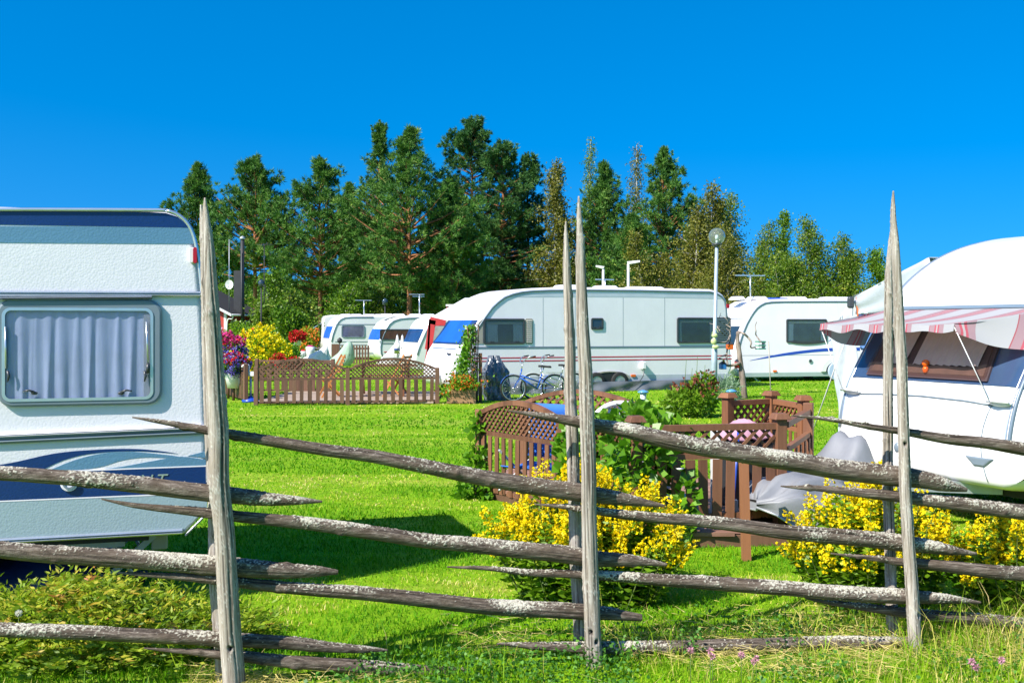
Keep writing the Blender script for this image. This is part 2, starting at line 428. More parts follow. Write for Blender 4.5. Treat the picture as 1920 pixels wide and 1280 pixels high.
# clover leaves and dead thatch among the long grass
n = 9000; x = rng.uniform(-1.2, 3.2, n); y = fence_y(x) + rng.normal(-.35, .35, n); k_ = (fbm(np.column_stack([x * 2.1, y * 2.1, 0 * x]), 61, 2) > .52) & (y > 4.4) & (y < 6.3); x, y = x[k_], y[k_]; n = len(x)
V, Q = leaf_cloud(np.column_stack([x, y, rng.uniform(.03, .13, n)]), rng.normal(size=(n, 3)) * [1, 1, .35], rng.uniform(.014, .028, n), rng.uniform(.014, .024, n), rng)
tag(np_obj('clover_leaves', V, [Q], leafmat('clover_leaf', [(0, (.03, .11, .01)), (.5, (.07, .21, .02)), (1, (.14, .32, .04))], .3), rnd=np.repeat(rng.uniform(0, 1, n), 4)), 'dark green clover leaves spread through the long grass', 'clover', kind='stuff')
n = 12000; x = rng.uniform(-1.6, 3.3, n); y = fence_y(x) + rng.normal(-.3, .4, n); k_ = (fbm(np.column_stack([x * 1.2, y * 1.2, 0 * x]), 67, 2) + .06 * (x > .6) > .52) & (y > 4.5) & (y < 6.6); x, y = x[k_], y[k_]; n = len(x)
V, T = tri_blades(np.column_stack([x, y, rng.uniform(.005, .07, n)]), rng.normal(size=(n, 3)) * [1, 1, .22], rng.uniform(.06, .16, n), rng.uniform(.002, .005, n), rng)
tag(np_obj('dead_straw', V, [T], mead_mat, rnd=np.repeat(rng.uniform(.78, 1, n), 3)), 'pale dead straw lying between the green blades', 'straw', kind='stuff')

# ================================================================== roundpole fence
t = NT('weathered_post_wood'); at = t.new('ShaderNodeAttribute', attribute_name='groove'); av = t.new('ShaderNodeAttribute', attribute_name='lichen')
v = t.coord((75, 75, 2.4)); f = t.noise(v, 1, 8, .75); f2 = t.noise(t.coord(), 7, 5, .6)
c = t.ramp(f, [(.33, (.095, .072, .055)), (.48, (.30, .26, .215)), (.68, (.56, .515, .46))])
c = t.mix(t.ramp(f2, [(.45, (0, 0, 0)), (.75, (.6, .6, .6))]), c, (.30, .25, .19))
c = t.mix(at.outputs['Fac'], c, (.035, .028, .022))
c = t.mix(t.math('MULTIPLY', av.outputs['Fac'], .8), c, (.52, .52, .46))
post_mat = t.done(t.pbsdf(c, .85, 0, t.bump(f, .9, .006), .15))
t = NT('weathered_rail_wood'); at = t.new('ShaderNodeAttribute', attribute_name='groove'); av = t.new('ShaderNodeAttribute', attribute_name='lichen')
v = t.coord((2.2, 75, 75)); f = t.noise(v, 1, 8, .75); f2 = t.noise(t.coord(), 6, 5, .6)
c = t.ramp(f, [(.33, (.032, .023, .017)), (.5, (.125, .097, .076)), (.70, (.33, .275, .225))])
c = t.mix(t.ramp(f2, [(.45, (0, 0, 0)), (.75, (.7, .7, .7))]), c, (.10, .07, .045))
c = t.mix(at.outputs['Fac'], c, (.02, .015, .012))
f4 = t.noise(t.coord(), 140, 3)
lc = t.ramp(f4, [(.35, (.30, .275, .21)), (.65, (.66, .62, .51))])
c = t.mix(av.outputs['Fac'], c, lc)
rail_mat = t.done(t.pbsdf(c, .88, 0, t.bump(t.math('ADD', f, t.math('MULTIPLY', f4, .5)), .9, .006), .15))

def pole(name, pts, mat, parent, seed, lichen=0., step=.0052, nseg=60, holes=(), crack=4):
    """Rough hewn pole through pts [(point, radius)] with split-wood grooves, knots, lichen crust."""
    P3 = np.array([list(p) for p, r in pts]); rad = np.array([r for p, r in pts])
    sg = np.linalg.norm(np.diff(P3, axis=0), axis=1); s = np.concatenate([[0], np.cumsum(sg)])
    n = int(s[-1] / step) + 2; u = np.linspace(0, s[-1], n)
    dense = np.array([list(q) for q in catmull([Vector(p) for p in P3], 12)]); ds = np.concatenate([[0], np.cumsum(np.linalg.norm(np.diff(dense, axis=0), axis=1))])
    u2 = u * ds[-1] / s[-1]
    C = np.stack([np.interp(u2, ds, dense[:, i]) for i in range(3)], 1)
    T = np.gradient(C, axis=0); T /= np.linalg.norm(T, axis=1, keepdims=True)
    wob = np.stack([fbm(np.stack([u * 2.2, u * 0 + 3 * i, u * 0 + seed], 1), seed + i, 2) - .5 for i in range(3)], 1) * .022
    C = C + wob * np.minimum(1, np.minimum(u, s[-1] - u) / .15)[:, None]
    rr = np.interp(u, s, rad)
    ref = np.array([0, 1., 0]); A = np.cross(T, ref); A /= np.linalg.norm(A, axis=1, keepdims=True); B = np.cross(A, T)
    th = np.linspace(0, 2 * np.pi, nseg, endpoint=False); ct, st = np.cos(th), np.sin(th)
    U, TH = np.meshgrid(u, th, indexing='ij')
    N = A[:, None, :] * ct[None, :, None] + B[:, None, :] * st[None, :, None]
    RR = np.repeat(rr[:, None], nseg, 1)
    q = np.stack([np.cos(TH) * 1.4 + seed, np.sin(TH) * 1.4, U * 1.8], -1).reshape(-1, 3)
    lump = (fbm(q, seed, 3) - .5).reshape(U.shape)
    qf = np.stack([np.cos(TH) * 7 + seed, np.sin(TH) * 7, U * 2.2], -1).reshape(-1, 3)
    gr = fbm(qf, seed + 5, 2).reshape(U.shape)
    groove = sstep(.58, .80, gr) * .8
    RR = RR * (1 + .22 * lump) - groove * rr[:, None] * .07
    for k in range(crack):                       # a long drying crack
        rs = random.Random(seed * 7 + k); a0 = rs.uniform(-.9, .6) if name == 'rail' else rs.uniform(-2.6, -.6)
        a = a0 + .35 * (fbm(np.stack([u * 1.3, u * 0, u * 0 + seed + k], 1), seed + 11 + k, 2) - .5) * 2
        da = np.abs((TH - a[:, None] + np.pi) % (2 * np.pi) - np.pi) * rr[:, None]
        lo, hi = rs.uniform(.02, .5), rs.uniform(.5, .98)
        on = sstep(lo, lo + .08, u / s[-1]) * (1 - sstep(hi - .08, hi, u / s[-1]))
        cr = (1 - sstep(.001, .0048, da)) * on[:, None] * (1 if k == 0 else .75)
        RR = RR - cr * (.012 if k == 0 else .006); groove = np.maximum(groove, cr)
    for k in range(7):                           # knots
        rs = random.Random(seed * 31 + k); ku, ka = rs.uniform(.05, .95) * s[-1], rs.uniform(0, 6.28)
        da = ((TH - ka + np.pi) % (2 * np.pi) - np.pi) * rr[:, None]; dd = np.sqrt(da ** 2 + (U - ku) ** 2)
        RR = RR + .006 * np.exp(-(dd / .018) ** 2); groove = np.maximum(groove, .7 * np.exp(-(dd / .008) ** 2))
    for hu, ha in holes:                         # bored or fallen-out knot holes
        da = ((TH - ha + np.pi) % (2 * np.pi) - np.pi) * rr[:, None]; dd = np.sqrt(da ** 2 + (U - hu * s[-1]) ** 2)
        k_ = 1 - sstep(.008, .013, dd); RR = RR * (1 - .75 * k_); groove = np.maximum(groove, k_)
    X = C[:, None, :] + N * RR[..., None]
    flat = X.reshape(-1, 3)
    up = N[..., 2]
    ln = fbm(flat * 150, seed + 40, 2).reshape(U.shape); lw = fbm(flat * np.array([5, 9, 9]), seed + 50, 2).reshape(U.shape)
    tipfade = sstep(.02, .25, np.minimum(U, s[-1] - U) + .08)
    L = sstep(.55, .66, ln + .22 * (up - .5) * (1 if lichen else 0) + 1.0 * (lw - .5) + lichen - .63) * (1 if lichen else 0) * tipfade
    if not lichen: L = sstep(.68, .74, ln + .35 * (lw - .5)) * .6
    X = X + N * (L * (.0008 + .005 * np.maximum(0, ln - .35)))[..., None]
    i = np.arange(n - 1)[:, None]; j = np.arange(nseg)[None, :]; j2 = (j + 1) % nseg
    Q = np.stack([i * nseg + j, i * nseg + j2, (i + 1) * nseg + j2, (i + 1) * nseg + j], -1).reshape(-1, 4)
    V = np.concatenate([X.reshape(-1, 3), C[:1], C[-1:]]); m = n * nseg
    cap = np.concatenate([np.stack([np.full(nseg, m), (np.arange(nseg) + 1) % nseg, np.arange(nseg)], 1),
                          np.stack([np.full(nseg, m + 1), (n - 1) * nseg + np.arange(nseg), (n - 1) * nseg + (np.arange(nseg) + 1) % nseg], 1)])
    z = lambda a: np.concatenate([a.ravel(), [0, 0]])
    return np_obj(name, V, [Q, cap], mat, parent, smooth=True, attrs={'lichen': z(L), 'groove': z(np.clip(groove, 0, 1))})

fence = world_thing('roundpole_fence', 'weathered grey roundpole fence of pointed posts and sloping lichen covered rails', 'fence', (.42, 5.6, 0))
D1, D2, D3 = 5.07, 5.47, 5.70           # distance of the three post pairs
def fy(px):                              # fence line between the post pairs
    return float(np.interp(px, [-700, 430, 1108, 1710, 2600], [D1 - .55, D1, D2, D3, D3 + .32])) + .09
def post(pts, Y, seed, holes=()):
    q = [(P(x, y, Y), w / 2 * Y / F) for x, y, w in pts]
    b, r = q[-1]; a, _ = q[-2]; d = (b - a).normalized()
    q.append((b + d * (b.z + .12), r))
    pole('post', q, post_mat, fence, seed, holes=holes, step=.01, crack=2)
post([(384, 371, 3), (386, 400, 12), (391, 470, 25), (398, 600, 33), (409, 800, 37), (424, 1040, 38), (440, 1278, 41)], D1, 11, [(.86, -1.45)])
post([(377, 384, 3), (380, 420, 12), (386, 520, 22), (393, 720, 27), (402, 900, 29), (410, 1080, 31), (417, 1240, 32)], D1 + .19, 12)
post([(1085, 368, 3), (1086, 400, 9), (1088, 480, 18), (1095, 640, 25), (1101, 780, 28), (1107, 1000, 29), (1115, 1235, 31)], D2, 13, [(.9, -1.2), (.88, -1.9)])
post([(1061, 415, 2.5), (1061, 440, 8), (1063, 500, 15), (1068, 640, 20), (1073, 800, 23), (1080, 1000, 24), (1088, 1230, 25)], D2 + .2, 14, [(.6, -.9)])
post([(1675, 358, 3), (1676, 390, 9), (1678, 440, 14), (1686, 600, 19), (1695, 790, 21), (1701, 940, 22), (1714, 1200, 24)], D3, 15, [(.52, -1.7), (.87, -.9)])
post([(1672, 425, 3), (1671, 450, 9), (1668, 540, 15), (1666, 640, 18), (1665, 840, 19), (1668, 1000, 20), (1673, 1185, 22)], D3 + .2, 16, [(.7, -1.4)])
def rail(pts, seed, lichen, dy=0., holes=()):
    pole('rail', [(P(x, y, fy(x) + dy), w * .435 * fy(x) / F) for x, y, w in pts], rail_mat, fence, seed, lichen, holes=holes)
rail([(248, 782, 3), (290, 789, 9), (390, 806, 20), (550, 833, 25), (700, 857, 28), (900, 893, 34), (1080, 921, 40), (1160, 934, 30), (1246, 948, 6)], 21, .50)
rail([(190, 935, 3), (240, 942, 10), (400, 962, 24), (620, 986, 29), (840, 1016, 32), (1080, 1044, 37), (1170, 1052, 27), (1250, 1058, 7)], 22, .50, holes=[(.69, 2.2)])
rail([(222, 1073, 4), (280, 1078, 11), (410, 1090, 22), (620, 1108, 28), (820, 1128, 33), (1090, 1148, 35), (1150, 1153, 26), (1203, 1157, 15)], 23, .52, holes=[(.38, 2.4)])
rail([(270, 1214, 3), (330, 1219, 10), (430, 1228, 22), (640, 1245, 30), (800, 1260, 32), (1000, 1273, 30), (1110, 1283, 8)], 24, .52)
rail([(-240, 868, 30), (0, 887, 30), (200, 903, 34), (400, 926, 38), (480, 933, 33), (560, 938, 18), (604, 940, 5)], 25, .50)
rail([(-240, 1010, 34), (0, 1030, 35), (200, 1044, 40), (400, 1059, 42), (520, 1066, 36), (600, 1070, 22), (634, 1072, 9)], 26, .62)
rail([(-240, 1166, 28), (0, 1181, 30), (200, 1190, 31), (400, 1200, 32), (560, 1208, 28), (680, 1215, 16), (727, 1218, 4)], 27, .53, holes=[(.63, 1.6)])
rail([(953, 770, 3), (1000, 777, 11), (1090, 792, 26), (1200, 813, 36), (1350, 842, 39), (1500, 868, 42), (1690, 896, 44), (1760, 908, 33), (1812, 918, 9)], 28, .58, holes=[(.42, 1.6)])
rail([(1003, 945, 3), (1060, 949, 11), (1150, 960, 19), (1300, 977, 25), (1400, 988, 29), (1690, 1019, 36), (1770, 1030, 24), (1831, 1038, 6)], 29, .53, holes=[(.43, 1.5)])
rail([(838, 1062, 3), (900, 1066, 9), (1090, 1077, 19), (1250, 1087, 26), (1400, 1098, 31), (1690, 1118, 33), (1780, 1124, 20), (1839, 1129, 5)], 30, .54, holes=[(.45, 1.5)])
rail([(932, 1206, 4), (990, 1208, 15), (1090, 1211, 26), (1250, 1212, 29), (1420, 1211, 30), (1600, 1207, 29), (1705, 1204, 24)], 31, .57)
rail([(1484, 779, 2.5), (1540, 787, 8), (1670, 806, 16), (1800, 823, 24), (1920, 841, 29), (2150, 872, 34)], 32, .40)
rail([(1464, 911, 3), (1510, 916, 11), (1660, 930, 24), (1800, 945, 30), (1920, 960, 34), (2150, 985, 34)], 33, .48)
rail([(1558, 1037, 3), (1610, 1043, 8), (1690, 1052, 18), (1800, 1063, 27), (1920, 1076, 31), (2150, 1098, 34)], 34, .45)
rail([(1510, 1121, 3), (1570, 1130, 12), (1690, 1147, 22), (1800, 1158, 26), (1920, 1169, 27), (2150, 1190, 30)], 35, .42, dy=.05)
# ================================================================== trees
needle_mat = leafmat('pine_needles', [(0, (.032, .10, .016)), (.4, (.078, .195, .028)), (.75, (.15, .275, .04)), (1, (.25, .33, .055))], .15, .55, .25)
spruce_mat = leafmat('spruce_needles', [(0, (.025, .085, .022)), (.45, (.060, .16, .034)), (.8, (.115, .23, .045)), (1, (.18, .28, .055))], .12, .55, .25)
birch_mat = leafmat('birch_leaves', [(0, (.07, .15, .010)), (.45, (.16, .26, .018)), (.8, (.27, .35, .035)), (1, (.44, .44, .07))], .42, .5, .4)
brown_mat = leafmat('seeding_birch_leaves', [(0, (.085, .105, .012)), (.45, (.18, .185, .024)), (.8, (.28, .26, .04)), (1, (.46, .39, .08))], .36, .5, .4)
bush_mat = leafmat('thicket_leaves', [(0, (.06, .15, .008)), (.5, (.14, .27, .014)), (.85, (.22, .36, .022)), (1, (.36, .42, .05))], .4, .45, .4)
def bark(name, lo, hi, z0, z1, alt):
    """Trunk bark: lo colour at the foot, hi colour above (Scots pine turns orange upwards)."""
    t = NT(name); co = t.new('ShaderNodeTexCoord'); sp = t.new('ShaderNodeSeparateXYZ'); t.l(co.outputs['Object'], sp.inputs[0])
    f = t.noise(t.coord((3, 3, .8)), 2.5, 6, .7); mr = t.new('ShaderNodeMapRange'); mr.inputs[1].default_value = z0; mr.inputs[2].default_value = z1
    t.l(sp.outputs['Z'], mr.inputs[0]); c = t.mix(mr.outputs[0], lo, hi)
    c = t.mix(t.ramp(f, [(.45, (0, 0, 0)), (.6, (.8, .8, .8))]), c, alt)
    return t.done(t.pbsdf(c, .9, 0, t.bump(f, .8, .03), .1))
pine_bark = bark('pine_bark', (.13, .085, .06), (.38, .17, .075), .5, 4.0, (.10, .055, .035))
birch_bark = bark('birch_bark', (.45, .43, .40), (.55, .52, .47), 0, 3, (.10, .09, .08))

def trunk_mesh(pts, rad): return MB().tube(pts, rad, 9, caps=True)
def conifer(name, label, px, top, Y, R0, seed, base=.2, kind='pine', group=None, lean=0., dens=1.0):
    """px column of the stem, top row of the tip, Y distance, R0 crown radius, base = crown foot as share of height."""
    rng = np.random.default_rng(seed); rd = random.Random(seed)
    X = (px - CX) / F * Y; H = CH - (top - HY) / F * Y; R0 = R0 * 1.55
    o = thing(name, label, 'tree', (X, Y, 0), 0, group)
    tp = [Vector((lean * (i / 8) * H * .1 + rd.uniform(-.1, .1) * i / 8, rd.uniform(-.1, .1) * i / 8, -.3 + (H + .1) * i / 8)) for i in range(9)]
    tp[-1].z = H - .3
    r0 = .011 * H + .05; tr = [r0 * (1 - .93 * (i / 8) ** 1.1) for i in range(9)]
    mb = trunk_mesh(catmull(tp, 4), [float(np.interp(k / 32, [i / 8 for i in range(9)], tr)) for k in range(33)])
    def axis(z): 
        f = min(max(z / H, 0), 1) * 8; i = min(int(f), 7); return tp[i].lerp(tp[i + 1], f - i)
    cen, dirs, sz = [], [], []
    zb = base * H; z = zb
    spruce = kind == 'spruce'
    step = (.32 if spruce else .36) * H / 15 / dens ** .5
    lumps = [rd.uniform(.62, 1.16) for _ in range(40)]
    while z < H - .25:
        u = (z - zb) / (H - zb)
        prof = (1 - u) ** .6 if spruce else min(1, ((1 - u) * 1.42) ** 1.15 + .015) * min(1, .55 + u * 3.2)
        for w in range(rd.randint(4, 6) if u < .9 else 4):
            az = rd.uniform(0, 2 * math.pi)
            L = R0 * prof * lumps[(int(z * 1.7) * 7 + int(az * 1.4)) % 40] * rd.uniform(.62, 1.14) + .16
            el = (R(-12) + u * R(45)) if spruce else (R(2) + u * R(52) + rd.uniform(-.18, .18))
            a = axis(z); d = Vector((math.cos(az) * math.cos(el), math.sin(az) * math.cos(el), math.sin(el)))
            curl = (.16 if spruce else .24) * L
            pt = lambda s: a + d * (L * s) + Vector((0, 0, curl * s * s))
            if L > .9: mb.tube([pt(0), pt(.45), pt(.9)], [.018 * L + .008, .012 * L + .005, .006], 4, caps=False)
            for k in range(max(3, int(L * (4.6 if spruce else 4.2) * dens))):
                s = rd.uniform(.22, 1.0) ** .75; spread = .30 * L * (1.15 - s) + .14
                q = pt(s) + Vector((rd.gauss(0, spread * .6), rd.gauss(0, spread * .6), rd.gauss(0, .08 if spruce else .11)))
                cen.append(q); dirs.append((d + Vector((0, 0, -.12 if spruce else .45)) + Vector((rd.gauss(0, .25), rd.gauss(0, .25), 0))).normalized()); sz.append(rd.uniform(.75, 1.2))
        z += step * rd.uniform(.6, 1.4) * (1 if u < .8 else .6)
    for k in range(14): cen.append(Vector((rd.gauss(0, .02 + .012 * k) + tp[-1].x, rd.gauss(0, .02 + .012 * k) + tp[-1].y, H - .12 - 1.5 * k / 14))); dirs.append(Vector((rd.gauss(0, .3), rd.gauss(0, .3), 1.1))); sz.append(.42 + .03 * k)
    for tpk in range(3):                         # side leaders: the crown ends in several candle-like tips
        hh = H - rd.uniform(.5, 1.7); aa = rd.uniform(0, 6.28); ro = rd.uniform(.25, .7) * (H / 15)
        for k in range(9): cen.append(Vector((math.cos(aa) * ro * (.6 + .05 * (9 - k)) + rd.gauss(0, .02 + .014 * k) + tp[-1].x, math.sin(aa) * ro * (.6 + .05 * (9 - k)) + rd.gauss(0, .02 + .014 * k) + tp[-1].y, hh - 1.3 * k / 9))); dirs.append(Vector((rd.gauss(0, .3), rd.gauss(0, .3), 1.1))); sz.append(.45 + .04 * k)
    if kind == 'pine' and base > .12:            # bare dead snags under the crown
        for k in range(9):
            zz = rd.uniform(.35, 1.05) * zb; az = rd.uniform(0, 6.28); a = axis(zz); L = rd.uniform(.5, 1.6)
            mb.tube([a, a + Vector((math.cos(az) * L, math.sin(az) * L, rd.uniform(-.3, .3)))], [.03, .008], 4, caps=False)
    mb.build('trunk', pine_bark, o)
    n = len(cen); m = 34
    C = np.repeat(np.array([list(c) for c in cen]), m, 0); D = np.repeat(np.array([list(c) for c in dirs]), m, 0); S = np.repeat(np.array(sz), m)
    off = rng.normal(size=C.shape); off /= np.linalg.norm(off, axis=1, keepdims=True)
    dd = D * (.55 if kind == 'pine' else .8) + off * .8
    base_ = C + off * (rng.uniform(0, .16, len(C)) * S)[:, None]
    Ls = (rng.uniform(.16, .34, len(C)) if kind == 'pine' else rng.uniform(.14, .30, len(C))) * S * (Y / 75) ** .5
    V, T = tri_blades(base_, dd, Ls, rng.uniform(.034, .07, len(C)) * (Y / 75) ** .5 * 1.15, rng)
    hue = np.repeat(rng.normal(.36, .20, n), m) + rng.normal(0, .13, len(C))
    np_obj('crown', V, [T], needle_mat if kind == 'pine' else spruce_mat, o, rnd=np.repeat(np.clip(hue, 0, 1), 3))
    return o

def broadleaf(name, label, px, top, Y, R0, seed, base=.1, mat=None, n_leaf=9000, leaf=.12, droop=0., group=None, cat='tree', stems=1, shape=1.0, trunk_mat=None, clump=.3):
    """Birch-like tree or shrub: ascending limbs, twig sprays of folded leaves (drooping if asked)."""
    rng = np.random.default_rng(seed); rd = random.Random(seed)
    X = (px - CX) / F * Y; H = CH - (top - HY) / F * Y
    o = thing(name, label, cat, (X, Y, 0), 0, group); mb = MB(); cen, dirs = [], []
    for st in range(stems):
        a0 = rd.uniform(0, 6.28); k = 0 if stems == 1 else rd.uniform(.15, .5) * R0
        Hs = H * (1 if st == 0 else rd.uniform(.7, .95))
        top_ = Vector((math.cos(a0) * k * 1.3, math.sin(a0) * k * 1.3, Hs)); b0 = Vector((math.cos(a0) * k * .3, math.sin(a0) * k * .3, -.2))
        ax = lambda u, b0=b0, top_=top_: b0.lerp(top_, u) + Vector((.12 * math.sin(u * 5 + seed), .12 * math.cos(u * 4 + seed), 0)) * u
        r0 = .010 * Hs + .012; mb.tube([ax(i / 10) for i in range(11)], [r0 * (1 - .92 * i / 10) for i in range(11)], 7)
        nb = int(22 + Hs * 3.2)
        for b in range(nb):
            u = base + (1 - base) * (b + rd.random()) / nb; w = (u - base) / (1 - base)
            prof = (min(1, (w * 3.4 + .42)) * (1 - w) ** (.62 * shape))
            L = R0 * prof * rd.uniform(.6, 1.12) + .10; az = rd.uniform(0, 6.28); el = R(18) + w * R(48) + rd.uniform(-.2, .2)
            a = ax(u); d = Vector((math.cos(az) * math.cos(el), math.sin(az) * math.cos(el), math.sin(el)))
            tip = a + d * L + Vector((0, 0, -droop * L * .35))
            mid = a.lerp(tip, .5) + Vector((0, 0, .12 * L))
            if L > .35: mb.tube([a, mid, tip], [.012 * L + .004, .008 * L + .003, .004], 4, caps=False)
            for q in range(max(3, int(7 * L + 2))):
                s = rd.uniform(.15, 1.05); p = a.lerp(mid, s * 2) if s < .5 else mid.lerp(tip, s * 2 - 1)
                p = p + Vector((rd.gauss(0, clump * L * .5 + .05), rd.gauss(0, clump * L * .5 + .05), rd.gauss(0, clump * L * .4 + .04)))
                dl = rd.uniform(.2, .9) * droop
                for j in range(4 if droop else 1):
                    cen.append(p - Vector((0, 0, dl * j * .35))); dirs.append(d * (1 - .8 * min(1, droop * j * .4)) + Vector((0, 0, -.5 * droop * j)))
    mb.build('trunk', trunk_mat or birch_bark, o)
    n = len(cen); m = max(2, n_leaf // n)
    C = np.repeat(np.array([list(c) for c in cen]), m, 0); D = np.repeat(np.array([list(c) for c in dirs]), m, 0)
    C = C + rng.normal(size=C.shape) * np.array([.13, .13, .12]) * (1 + leaf * 3); C[:, 2] = np.maximum(C[:, 2], .03)
    D = D * .5 + rng.normal(size=C.shape) * .7 + np.array([0, 0, -.25 * (1 if droop else 0)])
    Ls = leaf * rng.uniform(.65, 1.3, len(C)); V, Q = leaf_cloud(C, D, Ls, Ls * rng.uniform(.5, .8, len(C)), rng)
    hue = np.repeat(rng.normal(.42, .17, n), m) + rng.normal(0, .16, len(C))
    np_obj('crown', V, [Q], mat or birch_mat, o, rnd=np.repeat(np.clip(hue, 0, 1), 4)); return o

GT = 'tall conifers behind the camping ground'
conifer('pine_tree', 'broad bushy pine with several tips behind the roof of the blue striped caravan', 372, 303, 88, 3.3, 101, .12, group=GT)
conifer('pine_tree', 'pine with a ragged open crown and orange lower stem beside the black chimney pipe', 478, 290, 80, 3.2, 102, .36, group=GT)
conifer('pine_tree', 'single pointed pine with a dark bare lower trunk, sky on both sides of its tip', 601, 290, 76, 2.8, 103, .30, group=GT)
conifer('pine_tree', 'tall narrow pine top showing over the shoulder of the dense thick trunked pine', 712, 224, 90, 2.3, 104, .2, group=GT)
conifer('pine_tree', 'tall dense pine with a thick red brown trunk standing behind the small caravans', 768, 236, 72, 3.05, 105, .30, group=GT, dens=1.1)
conifer('pine_tree', 'pine with low blue green boughs above the nose of the long striped caravan', 846, 330, 74, 2.6, 106, .14, group=GT)
conifer('spruce_tree', 'tallest pointed tree of the wood, dark green cone above the long striped caravan', 884, 216, 84, 3.7, 107, .10, 'spruce', group=GT, dens=1.1)
conifer('spruce_tree', 'dark spruce leaning on the tallest tree with a blunt twin top', 942, 262, 82, 2.9, 108, .10, 'spruce', group=GT)
conifer('spruce_tree', 'slender dark spruce with a thin spire between the blunt spruce and the olive birch', 990, 284, 86, 1.9, 109, .08, 'spruce', group=GT)
conifer('pine_tree', 'round topped pine between the two tall birch tips, behind the twin fence posts', 1132, 298, 84, 2.7, 110, .15, group=GT)
conifer('pine_tree', 'pine with candle like twin tips at the shoulder of the wood, above the brown birch', 1243, 272, 82, 2.9, 111, .2, group=GT)
conifer('pine_tree', 'low dark pine filling the gap under the round topped pine', 1185, 400, 78, 2.9, 112, .08, group=GT)
conifer('pine_tree', 'short dark pine crown deep in the wood between the spruces', 655, 340, 94, 2.6, 113, .1, group=GT)
conifer('pine_tree', 'tiny far pine tip peeping over the roof corner of the caravan with the curtained window', 305, 385, 110, 1.2, 114, .1, group=GT)
GB = 'birches behind the camping ground'
broadleaf('birch_tree', 'olive green weeping birch between the slender spruce and the twin posts', 1042, 304, 80, 3.0, 121, .08, brown_mat, 22000, .17, .8, GB)
broadleaf('birch_tree', 'thin airy birch tip rising just behind the tallest twin post', 1105, 262, 90, 1.5, 122, .25, birch_mat, 6000, .16, .8, GB)
broadleaf('birch_tree', 'sparse brownish birch tip with bare twigs beside the candle tipped pine', 1192, 272, 92, 1.8, 123, .3, brown_mat, 4200, .16, .9, GB)
broadleaf('birch_tree', 'wide brown green birch full of seed behind the globe lamp', 1290, 352, 68, 3.7, 124, .03, brown_mat, 30000, .16, .5, GB, stems=3)
broadleaf('birch_tree', 'loose green birch top just behind the lamp globe', 1350, 368, 70, 2.9, 125, .1, birch_mat, 15000, .15, .3, GB, stems=2)
broadleaf('birch_tree', 'low brown birch whose crown hangs over the end of the long striped caravan', 1222, 440, 62, 2.2, 126, .03, brown_mat, 14000, .14, .5, GB, stems=2)
broadleaf('birch_tree', 'young green birch beside the spire shaped birch, behind the rod antenna', 1418, 422, 66, 2.1, 127, .04, birch_mat, 12000, .13, 0, GB, stems=2)
broadleaf('birch_tree', 'thin spire shaped young birch standing alone against the sky', 1470, 402, 66, 1.6, 128, .05, bush_mat, 12500, .13, 0, GB, shape=1.7)
broadleaf('birch_tree', 'bushy green birch with three tips above the caravan with the blue swoosh', 1545, 424, 62, 3.0, 129, .03, birch_mat, 26000, .13, 0, GB, stems=3)
broadleaf('birch_tree', 'low green birch next to the tent roof', 1602, 452, 62, 2.5, 130, .03, birch_mat, 17000, .12, 0, GB, stems=2)
broadleaf('birch_tree', 'lowest green birch tip, just in front of the tent edge', 1645, 478, 62, 2.0, 131, .03, bush_mat, 12000, .12, 0, GB)
broadleaf('birch_tree', 'yellowish young birch low behind the gap of the two white caravans', 1384, 432, 60, 2.7, 132, .02, brown_mat, 17000, .12, 0, GB, stems=2)
broadleaf('birch_tree', 'green thicket birch low behind the spire shaped birch', 1490, 480, 60, 2.6, 133, .02, birch_mat, 18000, .12, 0, GB, stems=3)
GU = 'thicket under the pines'
for k, (px, top, Y, r, lab, mt) in enumerate([
    (515, 512, 66, 1.3, 'light green sallow bush in the gap of sky between two pines', bush_mat),
    (560, 552, 64, 1.6, 'green thicket bush left of the dark bare pine trunk', birch_mat),
    (640, 546, 70, 1.9, 'green thicket bush right of the dark bare pine trunk', bush_mat),
    (700, 540, 78, 1.9, 'sunlit thicket bush behind the roofs of the small caravans', birch_mat),
    (790, 556, 80, 1.9, 'thicket bush behind the thick red brown pine trunk', bush_mat),
    (860, 535, 84, 2.2, 'thicket bush deep in the wood under the tallest tree', bush_mat),
    (450, 545, 72, 1.9, 'thicket bush behind the roof of the red house', bush_mat),
    (545, 580, 58, 1.2, 'low dark green shrub behind the red flower tub', bush_mat),
    (505, 575, 60, 1.3, 'low shrub behind the black garden lamp', birch_mat)]):
    broadleaf('thicket_bush', lab, px, top, Y, r, 150 + k, .02, mt, 9000, .15, 0, GU, 'bush', stems=4, shape=.7)
# far wood that reads as one mass
rng = np.random.default_rng(77); n = 60000
y = rng.uniform(96, 118, n); x = rng.uniform(-34, 44, n)
hgt = 4.5 + 5.5 * fbm(np.column_stack([x * .16, 0 * x, 0 * x]), 5, 3) * np.clip(1.25 - np.abs(x - 1) / 40, .3, 1) * (1 - .55 * sstep(12, 30, x))
z = hgt * rng.uniform(0, 1, n) ** .8
V, Q = leaf_cloud(np.column_stack([x, y, z]), rng.normal(size=(n, 3)), rng.uniform(.35, .8, n), rng.uniform(.2, .45, n), rng)
tag(np_obj('far_wood', V, [Q], needle_mat, rnd=np.repeat(rng.beta(2, 3, n), 4)), 'dark far wood closing the gaps between the trunks', 'wood', kind='stuff')
